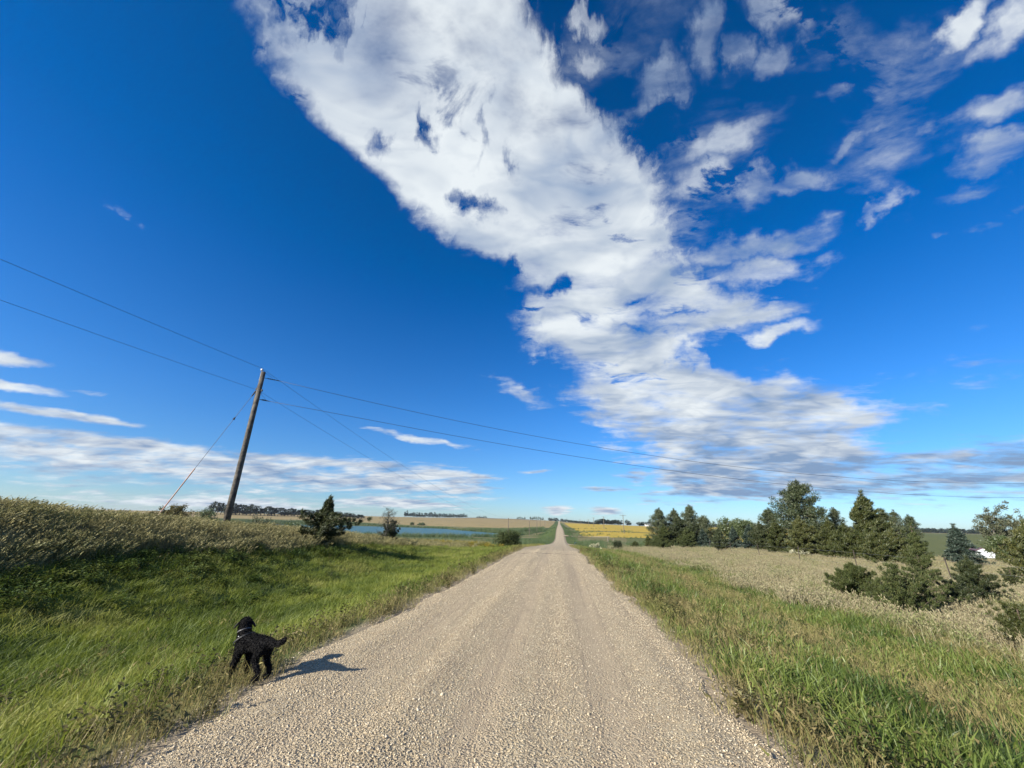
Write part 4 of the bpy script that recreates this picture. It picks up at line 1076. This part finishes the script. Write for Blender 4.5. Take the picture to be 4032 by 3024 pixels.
def far_tree(x, y, h, w, k, label, group, pale=False, name='far_tree'):
    tm_, cm = (FPP[k % 5] if pale else FP[k % 7])
    t = thing(name, label, 'tree', (x, y, Zs(x, y) - .2), k * 1.3, group)
    t.scale = (w / .7, w / .7, h)
    link('trunk', tm_, None, t); link('crown', cm, None, t)
    return t
rs = np.random.RandomState(77)
for i in range(46):
    f = i / 45; a = -42.9 + f * 16.1; d = 820 + rs.uniform(-12, 12); h = (.0245 - .0135 * f + rs.normal(0, .0013)) * d * (.94 if f < .95 else .75)
    x, y = pol(a, d)
    k = int(rs.randint(0, 7))
    far_tree(x, y, h, rs.uniform(14, 20), k, 'dark tree in the long shelterbelt behind the left field', 'trees of the long shelterbelt', False, 'shelterbelt_tree')
for i in range(44):
    f = i / 43; a = -21.3 + f * 8.4; d = 1380 + rs.uniform(-15, 15); h = (.0118 - .0038 * f + rs.normal(0, .0008)) * d
    x, y = pol(a, d)
    far_tree(x, y, h * (1.25 if rs.rand() < .2 else 1), rs.uniform(8, 13), int(rs.randint(0, 7)), 'dark tree in the second shelterbelt above the lake', 'trees of the second shelterbelt', False, 'shelterbelt_tree')
for a, k, hh in [(-11.4, 1, .0045), (-11.1, 5, .005), (-10.8, 2, .004), (-10.5, 6, .006), (-10.2, 3, .0055), (-5.7, 1, .005), (-5.4, 2, .006), (-5.1, 3, .0045), (-4.75, 6, .006)]:
    d = 1480; x, y = pol(a, d)
    far_tree(x, y, hh * d, 9, k, 'tiny hazy tree on the horizon right of the second shelterbelt' if a < -8 else 'tiny hazy tree on the ploughed hill horizon', 'small horizon trees', True)
for i, a in enumerate(np.linspace(-3.9, -2.2, 7)):
    d = 1430; x, y = pol(a, d)
    far_tree(x, y, .0085 * d * rs.uniform(.8, 1.1), 8, i, 'pale poplar in the row left of the road end', 'poplar row on the horizon', True)
for i, a in enumerate(np.linspace(-1.35, 1.0, 11)):
    d = 1650; x, y = pol(a + .1, d)
    if abs(a + .1 - .08) < .12: continue
    far_tree(x, y, .0075 * d * rs.uniform(.8, 1.2), 16, i, 'dark tree at the far end of the road', 'trees at the road end')
for i, a in enumerate(np.linspace(5.3, 8.3, 16)):
    d = 960 + rs.uniform(-10, 10); x, y = pol(a, d)
    far_tree(x, y, .0120 * d * rs.uniform(.85, 1.12), 17, i, 'dark tree of the wood beyond the yellow field', 'wood beyond the yellow field')
for i, a in enumerate(np.linspace(10.8, 14.2, 12)):
    d = 980; x, y = pol(a, d)
    far_tree(x, y, .0095 * d * rs.uniform(.85, 1.12), 18, i, 'dark tree of the wood left of the grove', 'wood left of the grove')
for i, (a, hh) in enumerate([(9.2, .013), (9.45, .0105)]):
    x, y = pol(a, 930)
    far_tree(x, y, hh * 930, 12, i, ['taller dark farmyard tree beyond the field', 'lower dark farmyard tree beyond the field'][i], None)

def far_wood(name, label, a0, a1, d, h, n, seed):
    rs = np.random.RandomState(seed); C = []; Rr = []
    for i in range(n):
        a = rs.uniform(a0, a1); dd = d + rs.uniform(-20, 20); x, y = pol(a, dd)
        C.append((x, y, Zs(x, y) + h * rs.uniform(.1, .85))); Rr.append(h * rs.uniform(.25, .45))
    V, F = tri_leaves(C, Rr, 26, h * .3, .7, rs)
    tag(link(name, mesh_np(name, V, F), M_darkfar), label, None, None, 'stuff')
far_wood('far_woods', 'thin dark woods along the horizon right of the road end', 1.3, 5.6, 1500, 7, 260, 5)
far_wood('far_woods', 'dark hazy woods along the right horizon behind the grove', 18.0, 33.0, 1900, 11, 700, 6)
far_wood('far_woods', 'dark hazy woods along the right horizon behind the shed', 33.0, 50.0, 1700, 11, 800, 7)

# ------------------------------------------------------------------ utility line
M_pole = plain('weathered_pole_wood', (.13, .115, .095), .9, 0, .45, 4, .02, (.05, .043, .036))
M_polefar = plain('far_pole_wood', (.16, .135, .105), .9, 0, .3, 1)
M_steel = plain('galvanised_steel', (.35, .36, .37), .45, .7, .2, 10)
M_dark = plain('dark_iron', (.03, .03, .032), .6, .3, .2, 10)
M_porc = plain('white_porcelain', (.75, .75, .73), .2, 0, .1, 10)
M_wire = plain('aluminium_wire', (.03, .033, .04), .6, .2, .1, 10)
M_guard = plain('guy_guard_plastic', (.42, .20, .14), .6, 0, .3, 3, 0, (.48, .34, .27))
px_, py_ = -19.2, 21.75
pz_ = Zs(px_, py_)
PT = 10.75                                  # pole top, metres above the road
pole = thing('utility_pole', 'tall leaning wooden utility pole standing on the grassy left hill', 'utility pole', (px_, py_, pz_ - .1))
H_ = PT - pz_ + .1
LX = -.16                                   # the pole leans a little
def pp(z): t = (z - pz_ + .1) / H_; return (LX * t, .0, z - pz_ + .1)
MB().tube([(0, 0, 0), pp(pz_ + H_ * .3), pp(pz_ + H_ * .6), pp(PT)], [.185, .17, .155, .135], 20).build('pole_shaft', M_pole, pole, True)
c0 = pp(PT)
ins = MB().tube([(c0[0] - .16, 0, c0[2] - .55), (c0[0] - .16, 0, c0[2] + .12)], .022, 8).build('pin_bracket', M_steel, pole)
MB().tube([(c0[0] - .16, 0, c0[2] + z) for z in (.10, .13, .16, .19, .22, .25)], [.05, .085, .06, .085, .05, .03], 14).build('pin_insulator', M_porc, pole, True)
for z, s in ((9.57, -1), (9.45, 1)):
    q = pp(z)
    MB().box((q[0] + s * .17, 0, q[2]), (.10, .09, .03)).tube([(q[0] + s * .22, 0, q[2] - .06), (q[0] + s * .22, 0, q[2] + .06)], [.045, .045], 10).build('spool_insulator', M_dark, pole)
ux, uy = math.sin(R(67)), math.cos(R(67))
for z, L_ in ((10.35, .75), (8.86, .42)):
    q = pp(z)
    m_ = MB()
    m_.tube([(q[0] + ux * .12, uy * .12, q[2]), (q[0] + ux * (.16 + L_), uy * (.16 + L_), q[2] - .1 * L_)], .018, 6)
    for i in range(4):
        s0 = .22 + L_ * (.18 + .16 * i); cz = q[2] - .1 * (s0 - .16)
        m_.tube([(q[0] + ux * s0, uy * s0, cz), (q[0] + ux * (s0 + .045), uy * (s0 + .045), cz)], [.055, .03], 10)
    m_.tube([(q[0] + ux * (.12 + L_), uy * (.12 + L_), q[2] - .1 * L_), (q[0] + ux * (.34 + L_), uy * (.34 + L_), q[2] - .1 * L_ - .02)], [.035, .02], 6)
    m_.build('strain_insulator', M_dark, pole)
for z in (10.2, 9.2, 8.86):
    q = pp(z)
    MB().tube([(q[0] - .24, 0, q[2]), (q[0] + .22, 0, q[2])], .014, 6).build('bolt', M_steel, pole)
q1 = pp(9.45); q2 = pp(8.86)
MB().tube([(q1[0] + .2, 0, q1[2]), (q1[0] + .25, .03, (q1[2] + q2[2]) / 2), (q2[0] + .5, .2, q2[2])], .008, 5).build('jumper_wire', M_wire, pole)
q1 = pp(10.35)
MB().tube([(q1[0] - .16, 0, c0[2] + .22), (q1[0] + .1, .1, q1[2] + .35), (q1[0] + .55, .25, q1[2] + .05)], .008, 5).build('jumper_wire', M_wire, pole)
MB().tube([(pp(z)[0] - .15, -.06, pp(z)[2]) for z in (pz_ + .3, 5, 9.8)], .008, 5).build('ground_wire', M_dark, pole)

def catenary(p0, p1, sag, n=28):
    p0 = Vector(p0); p1 = Vector(p1)
    return [p0.lerp(p1, i / n) - Vector((0, 0, 4 * sag * (i / n) * (1 - i / n))) for i in range(n + 1)]
def cable(name, label, pts, r=.011, group=None, mat=None):
    pts = [Vector(p) for p in pts]
    o0 = pts[0].copy(); mb = MB().tube([p - o0 for p in pts], r, 5)
    o = mb.build(name, mat or M_wire, None, True, o0)
    return tag(o, label, 'power line', group)
tx = px_ + LX - .16
lp1 = pol(-7.0, 156); lz1 = EYE + .0141 * 156
back = (-20.3, -104)
cable('power_line', 'top wire running along the road over the pin insulator of the utility pole',
      catenary((back[0], back[1], 11.2), (tx, py_, PT + .26), 2.7) + catenary((tx, py_, PT + .26), (lp1[0], lp1[1], lz1 + .1), 2.3)[1:], .0085)
cable('power_line', 'lower wire running along the road past the side of the utility pole',
      catenary((back[0], back[1], 9.9), (px_ + LX - .12, py_, 9.5), 2.5) + catenary((px_ + LX - .12, py_, 9.5), (lp1[0], lp1[1], lz1 - 1.2), 2.2)[1:], .0075)
def cross(zpts, z0, off):
    s = np.array([q[0] for q in zpts]); z = np.array([q[1] for q in zpts])
    co = np.polyfit(s, z, 3); ss = np.linspace(off, 95, 40)
    zz_ = np.polyval(co, ss) + (z0 - np.polyval(co, off)) * np.exp(-(ss - off) / 4)
    return [(px_ + LX + ux * a, py_ + uy * a, b) for a, b in zip(ss, zz_)]
cable('power_line', 'upper wire crossing the sky over the road to the right edge', cross([(0, 10.4), (5.8, 9.73), (16.9, 8.36), (30.1, 7.15), (46.9, 6.75), (80, 7.64), (95, 8.5)], 10.25, 1.1), .013)
cable('power_line', 'lower wire crossing the sky over the road to the right edge', cross([(0, 8.84), (5.8, 8.56), (16.9, 7.39), (30.1, 6.0), (46.9, 5.57), (80, 6.1), (95, 6.8)], 8.8, .75), .013)
# guy
ga = (px_ - ux * 3.7, py_ - uy * 3.7); gz_ = Zs(*ga)
g0 = Vector((px_ + LX - .14, py_ - .06, 9.4)); g1 = Vector((ga[0], ga[1], gz_))
guy = thing('guy_wire', 'slanting guy wire with reddish guard bracing the utility pole', 'guy wire', g1)
MB().tube([g0 - g1, Vector((0, 0, 0))], .012, 6).build('cable', M_wire, guy)
MB().tube([(g0 - g1) * .40, (g0 - g1) * .02], .032, 8).build('guy_guard', M_guard, guy)
MB().tube([(g0 - g1) * .785, (g0 - g1) * .765], [.02, .07], 8).build('strain_clamp', M_dark, guy)
MB().tube([(g0 - g1) * 1.0, (g0 - g1) * .955], [.05, .035], 8).build('strain_clamp', M_dark, guy)

def far_pole(x, y, top, label, arm=0, group=None, r=.15, guys=False, base=None):
    z = Zs(x, y) - .3 if base is None else base
    t = thing('utility_pole', label, 'utility pole', (x, y, z), 0, group)
    h = top - z
    MB().tube([(0, 0, 0), (0, 0, h)], [r * 1.15, r * .85], 8).build('pole_shaft', M_polefar, t)
    if arm:
        MB().box((0, .2, h - .4), (arm, .16, .18)).build('crossarm', M_polefar, t)
        mi = MB()
        for s in (-.46, 0, .46): mi.tube([(s * arm, .2, h - .3), (s * arm, .2, h - .05)], [.07, .05], 6)
        mi.build('insulator', M_porc, t)
        mi = MB()
        for s in (-1, 1): mi.tube([(s * arm * .3, .12, h - .45), (0, .12, h - 1.3)], .03, 4)
        mi.build('arm_brace', M_steel, t)
    else:
        MB().tube([(0, 0, h), (0, 0, h + .25)], [.05, .07], 6).build('pin_insulator', M_porc, t)
    if guys:
        for s in (-1, 1):
            mb = MB().tube([(0, 0, h * .55), (s * 2.6, -1, .4)], .045, 4); mb.build('guy_wire', M_polefar, t)
    return t
GL = 'distant poles left of the road'
far_pole(*lp1, lz1, 'wooden pole rising behind the round bush', group=GL)
far_pole(*pol(-4.05, 272), EYE + .0093 * 272, 'pole with slanting braces at the lake end left of the road', group=GL, guys=True, r=.19)
far_pole(*pol(-3.0, 364), EYE + .0123 * 364, 'third pole left of the road beyond the lake', group=GL, r=.18)
far_pole(*pol(-2.55, 440), EYE + .0149 * 440, 'small pole on the rise left of the road', group=GL, r=.2)
far_pole(*pol(-1.9, 600), EYE + .0125 * 600, 'tiny pole near the horizon left of the road', group=GL, r=.2)
GRt = 'distant crossarm poles right of the road'
far_pole(*pol(8.75, 288), EYE + .0272 * 288, 'nearest crossarm pole standing in the yellow field', 4.4, GRt, .20)
far_pole(*pol(6.15, 404), EYE + .0223 * 404, 'second crossarm pole at the yellow field', 4.4, GRt, .22)
far_pole(*pol(4.8, 516), EYE + .0195 * 516, 'third crossarm pole above the wood', 4.4, GRt, .24)
far_pole(*pol(4.1, 640), EYE + .0150 * 640, 'fourth smaller crossarm pole', 4.2, GRt, .24)
far_pole(*pol(2.95, 850), EYE + .0150 * 850, 'faint crossarm pole nearest the road end', 4.2, GRt, .26)
far_pole(px_ + ux * 95, py_ + uy * 95, 8.9, 'pole beyond the right edge carrying the crossing wires')
far_pole(*back, 11.1, 'pole behind the camera on the left roadside line')

# ------------------------------------------------------------------ fence on the right
M_post = plain('rusty_steel_post', (.07, .055, .045), .8, .2, .4, 20)
M_wpost = plain('grey_fence_wood', (.22, .19, .15), .9, 0, .4, 10, .01)
fy = [18.6, 25.6, 32.7, 39.7, 46.9, 54.1, 61.2]
fence = thing('wire_fence', 'thin post and wire fence crossing the tan prairie before the grove', 'fence', (21, fy[0], Zs(21, fy[0])))
o0 = Vector((21, fy[0], Zs(21, fy[0])))
tops = []
for i, y in enumerate(fy):
    z = Zs(21, y); base = Vector((21, y, z)) - o0
    lean = ((i * 37) % 7 - 3) * .035
    MB().tube([base + Vector((0, 0, -.1)), base + Vector((lean, 0, 1.42))], [.032, .028], 6).build('post', M_post, fence)
    tops.append(base)
for hgt_ in (.45, .85, 1.25):
    pts = []
    for b0 in tops: pts.append(b0 + Vector((0.03, 0, hgt_)))
    MB().tube(pts, .004, 4).build('fence_wire', M_steel, fence)
for a, d, h, lab in ((6.6, 176, 1.9, 'taller grey wooden post at the yellow field corner'), (7.3, 178, 1.3, 'shorter grey wooden post at the yellow field corner')):
    x, y = pol(a, d); z = Zs(x, y)
    tag(MB().tube([(0, 0, -.2), (0, 0, h * .6), (.03, 0, h)], [.22, .2, .17], 8).build('fence_post', M_wpost, None, False, (x, y, z)), lab, 'fence post')

# ------------------------------------------------------------------ culvert end and shed
M_culv = plain('dark_green_metal', (.03, .06, .045), .5, .3, .3, 5)
x, y = pol(2.35, 100); z = Zs(x, y)
t = thing('culvert_pipe', 'dark round culvert end beside the side path on the right', 'culvert pipe', (x, y, z + .3))
m_ = MB()
ring = []
for i in range(18):
    a = 2 * math.pi * i / 18
    ring.append((math.cos(a), math.sin(a)))
for (r0, yy) in ((.40, -.5), (.40, 1.6), (.33, 1.6), (.33, -.5)):
    for cx, cz in ring: m_.v.append((cx * r0, yy, cz * r0))
for k in range(4):
    for i in range(18):
        m_.f.append((k * 18 + i, k * 18 + (i + 1) % 18, ((k + 1) % 4) * 18 + (i + 1) % 18, ((k + 1) % 4) * 18 + i))
m_.build('pipe_wall', M_culv, t)
M_wall = plain('white_siding', (.52, .54, .57), .6, 0, .06, 3)
M_roof = plain('maroon_metal_roof', (.17, .075, .075), .5, .1, .2, 3)
x, y = pol(41.95, 182)
sh_ = thing('shed', 'low shed with white gable wall and maroon roof at the far right', 'shed', (x, y, Zs(x, y)), R(-32))
mb = MB()
w2, hh, rg, dp = 2.0, 1.5, 2.5, 9.0
mb.v = [(-w2, 0, -.5), (w2, 0, -.5), (w2, 0, hh), (0, 0, rg), (-w2, 0, hh), (-w2, dp, -.5), (w2, dp, -.5), (w2, dp, hh), (0, dp, rg), (-w2, dp, hh)]
mb.f = [(0, 1, 2, 3, 4), (5, 9, 8, 7, 6), (1, 6, 7, 2), (0, 4, 9, 5)]
mb.build('wall', M_wall, sh_)
for s in (-1, 1):
    mb = MB()
    e = (s * (w2 + .25), hh - .10)
    mb.v = [(0, -.2, rg + .12), (e[0], -.2, e[1] + .12), (e[0], dp + .2, e[1] + .12), (0, dp + .2, rg + .12), (0, -.2, rg + .03), (e[0], -.2, e[1] + .03), (e[0], dp + .2, e[1] + .03), (0, dp + .2, rg + .03)]
    mb.f = [(0, 1, 2, 3), (4, 7, 6, 5), (0, 4, 5, 1), (1, 5, 6, 2), (2, 6, 7, 3), (3, 7, 4, 0)]
    mb.build('roof', M_roof, sh_)
mb = MB().box((w2 + .02, 2.2, .55), (.05, 1.0, 1.6)); mb.build('door', M_wall, sh_)
# a pale farm building beyond the field
x, y = pol(11.9, 955)
fb = thing('farm_building', 'small pale roofed building at the edge of the far wood', 'building', (x, y, Zs(x, y)))
MB().box((0, 0, 2), (14, 8, 4)).build('wall', M_wall, fb)
mb = MB(); mb.v = [(-7.4, -4.5, 4.05), (7.4, -4.5, 4.05), (7.4, 4.5, 4.05), (-7.4, 4.5, 4.05), (-7.4, 0, 6.2), (7.4, 0, 6.2)]
mb.f = [(0, 1, 5, 4), (2, 3, 4, 5), (0, 4, 3), (1, 2, 5), (0, 3, 2, 1)]
mb.build('roof', M_steel, fb)

# ------------------------------------------------------------------ dog
M_coat, n = new_mat('black_coat')
hi = n.node('ShaderNodeNewGeometry').outputs['Random Per Island']
c = n.ramp(hi, [(0, (.006, .006, .007)), (.7, (.014, .013, .013)), (1, (.019, .018, .018))])
p_ = n.node('ShaderNodeBsdfPrincipled', inp={'Base Color': c, 'Roughness': .75, 'Specular IOR Level': .18})
n.node('ShaderNodeOutputMaterial', inp={0: p_.outputs[0]})
FWD = Vector((-.954, .300, 0)).normalized(); LEFT = Vector((-FWD.y, FWD.x, 0))
dog0 = Vector((-3.345, 4.615, 0))
zf = {}
def dw(f, l, z): return Vector((FWD.x * f + LEFT.x * l, FWD.y * f + LEFT.y * l, z))
def foot_z(f, l):
    q = dog0 + dw(f, l, 0)
    return Zs(q.x, q.y) + .03 * (1 if q.x > -3.2 else .3)
hz_ = foot_z(-.19, 0)
HD = (FWD * .80 + LEFT * -.60).normalized()
VV = []; EE = []; RRr = []
def vtx(p, r): VV.append(tuple(p)); RRr.append(r); return len(VV) - 1
def chain(start, pts):
    a = start
    for p, r in pts:
        b_ = vtx(p, r); EE.append((a, b_)); a = b_
    return a
pel = vtx(dw(-.15, 0, .375), (.074, .078))
mid1 = chain(pel, [(dw(-.04, 0, .362), (.072, .070)), (dw(.07, 0, .345), (.080, .086))])
sho = chain(mid1, [(dw(.165, 0, .335), (.080, .090))])
neck = chain(sho, [(dw(.215, -.005, .395), (.066, .070)), (dw(.24, -.01, .46), (.056, .056))])
sk = Vector(dw(.25, -.015, .515))
chain(neck, [(sk, (.074, .068)), (sk + HD * .068 + Vector((0, 0, .0)), (.052, .046)), (sk + HD * .11 + Vector((0, 0, -.014)), (.031, .029)), (sk + HD * .15 + Vector((0, 0, -.018)), (.027, .024))])
chain(pel, [(dw(-.235, 0, .385), (.038, .040)), (dw(-.29, 0, .378), (.028, .028)), (dw(-.36, .0, .385), (.026, .026)), (dw(-.42, 0, .415), (.022, .022)), (dw(-.465, 0, .46), (.010, .010))])
for s in (1, -1):
    lz = foot_z(-.195, .065 * s)
    chain(pel, [(dw(-.165, .055 * s, .30), (.040, .048)), (dw(-.135, .066 * s, .215), (.028, .030)), (dw(-.236, .066 * s, .118), (.018, .020)), (dw(-.205, .065 * s, lz + .035), (.021, .021)), (dw(-.165, .065 * s, lz + .017), (.024, .017))])
    st = .05 * s
    lz = foot_z(.17 + st, .06 * s)
    chain(sho, [(dw(.155, .056 * s, .27), (.046, .048)), (dw(.145 + st * .4, .062 * s, .19), (.030, .030)), (dw(.165 + st * .8, .06 * s, .095), (.022, .022)), (dw(.165 + st, .06 * s, lz + .032), (.021, .021)), (dw(.20 + st, .06 * s, lz + .016), (.024, .016))])
dm = bpy.data.meshes.new('dog_body'); dm.from_pydata(VV, EE, []); dm.update()
tmp = bpy.data.objects.new('dog_tmp', dm); COL.objects.link(tmp)
mod = tmp.modifiers.new('s', 'SKIN'); mod.use_smooth_shade = True
for i, r in enumerate(RRr):
    dm.skin_vertices[0].data[i].radius = r
    dm.skin_vertices[0].data[i].use_root = (i == 0)
ms = tmp.modifiers.new('d', 'SUBSURF'); ms.levels = 2; ms.render_levels = 2
dg = bpy.context.evaluated_depsgraph_get()
body_me = bpy.data.meshes.new_from_object(tmp.evaluated_get(dg)); body_me.name = 'dog_body'
bpy.data.objects.remove(tmp)
dog = thing('dog', 'curly black dog with a grey collar standing at the left gravel edge looking away', 'dog', dog0)
body_me.materials.clear()
body = link('body', body_me, M_coat, dog)
# curly coat over the body
rs = np.random.RandomState(8)
co = np.empty(len(body_me.vertices) * 3, np.float32); body_me.vertices.foreach_get('co', co); co = co.reshape(-1, 3)
body_me.calc_loop_triangles()
lt = np.empty(len(body_me.loop_triangles) * 3, np.int32); body_me.loop_triangles.foreach_get('vertices', lt); lt = lt.reshape(-1, 3)
A, B_, C_ = co[lt[:, 0]], co[lt[:, 1]], co[lt[:, 2]]
nrm = np.cross(B_ - A, C_ - A); ar = np.linalg.norm(nrm, axis=1); nrm = nrm / (ar[:, None] + 1e-12)
pick = rs.choice(len(lt), 26000, p=ar / ar.sum())
u = rs.rand(len(pick), 1); v = rs.rand(len(pick), 1); sw = (u + v) > 1; u = np.where(sw, 1 - u, u); v = np.where(sw, 1 - v, v)
P = A[pick] + (B_ - A)[pick] * u + (C_ - A)[pick] * v; N_ = nrm[pick]
U = N_ * .6 + rs.normal(0, .45, P.shape) + np.array([-FWD.x * .3, -FWD.y * .3, -.45]); U /= np.linalg.norm(U, axis=1, keepdims=True)
Wd = np.cross(U, N_ + rs.normal(0, .3, P.shape)); Wd /= np.linalg.norm(Wd, axis=1, keepdims=True) + 1e-9
s = rs.uniform(.010, .024, (len(P), 1)); s = np.where(P[:, 2:3] < .05, s * .5, s)
V = np.stack([P - Wd * s * .16, P + Wd * s * .16, P + U * s + N_ * .002], 1).reshape(-1, 3)
link('coat', mesh_np('dog_coat', V, np.arange(len(V)).reshape(-1, 3)), M_coat, dog)
M_collar = plain('grey_collar', (.085, .085, .09), .5, 0, .2, 20)
def ellip(c, ax, r, name, mat, k=10):
    """ellipsoid with axes ax (3 vectors) and radii r"""
    V = []; F = []
    for i in range(k + 1):
        th = math.pi * i / k
        for j in range(k):
            ph = 2 * math.pi * j / k
            q = ax[0] * (math.sin(th) * math.cos(ph) * r[0]) + ax[1] * (math.sin(th) * math.sin(ph) * r[1]) + ax[2] * (math.cos(th) * r[2])
            V.append(tuple(Vector(c) + q))
    for i in range(k):
        for j in range(k):
            F.append((i * k + j, i * k + (j + 1) % k, (i + 1) * k + (j + 1) % k, (i + 1) * k + j))
    me = bpy.data.meshes.new(name); me.from_pydata(V, [], F); me.update()
    me.polygons.foreach_set('use_smooth', [True] * len(me.polygons))
    return link(name, me, mat, dog)
SIDE = Vector((-HD.y, HD.x, 0)); UP = Vector((0, 0, 1))
for s in (1, -1):
    d_out = (SIDE * s * .55 - UP * .8 - HD * .15).normalized(); flat_ = d_out.cross(HD).normalized(); wide = d_out.cross(flat_)
    ellip(sk + SIDE * s * .068 + UP * .004 + d_out * .028 - HD * .005, (wide, flat_, d_out), (.024, .011, .040), 'ear', M_coat)
    ellip(sk + HD * .075 + SIDE * s * .026 + UP * .022, (SIDE, HD, UP), (.008, .006, .008), 'eye', M_dark)
ellip(sk + HD * .172 + UP * -.008, (SIDE, HD, UP), (.013, .010, .010), 'nose', M_dark)
def band_ring(c, ax, rad, wdt, name, mat):
    a_ = ax.orthogonal().normalized(); b_ = ax.cross(a_)
    V = []; F = []; k = 24
    for i in range(k):
        t_ = 2 * math.pi * i / k; d_ = a_ * math.cos(t_) + b_ * math.sin(t_)
        for (rr2, o_) in ((rad, -wdt), (rad + .004, -wdt), (rad + .004, wdt), (rad, wdt)): V.append(tuple(Vector(c) + d_ * rr2 + ax * o_))
    for i in range(k):
        for q in range(4): F.append((i * 4 + q, i * 4 + (q + 1) % 4, ((i + 1) % k) * 4 + (q + 1) % 4, ((i + 1) % k) * 4 + q))
    me = bpy.data.meshes.new(name); me.from_pydata(V, [], F); me.update()
    return link(name, me, mat, dog)
band_ring(dw(.233, -.008, .437), (dw(.03, -.005, .05)).normalized(), .0655, .005, 'collar', M_collar)
band_ring(dw(.185, 0, .365), (dw(.05, 0, .06)).normalized(), .105, .007, 'harness_strap', M_dark)
bk = ellip(dw(.175, .085, .405), (FWD, LEFT, UP), (.009, .005, .007), 'buckle', M_steel, 8)

# ------------------------------------------------------------------ thin air between here and the far fields
hz_mat, n = new_mat('thin_haze')
pv = n.node('ShaderNodeVolumePrincipled', inp={'Color': (.80, .88, 1.0, 1), 'Density': 0.00006, 'Anisotropy': .3})
n.node('ShaderNodeOutputMaterial', inp={1: pv.outputs[0]})
mb = MB().box((0, 0, 25), (19400, 19400, 80))
tag(mb.build('haze', hz_mat), 'faint blue haze over the far fields', None, None, 'stuff')
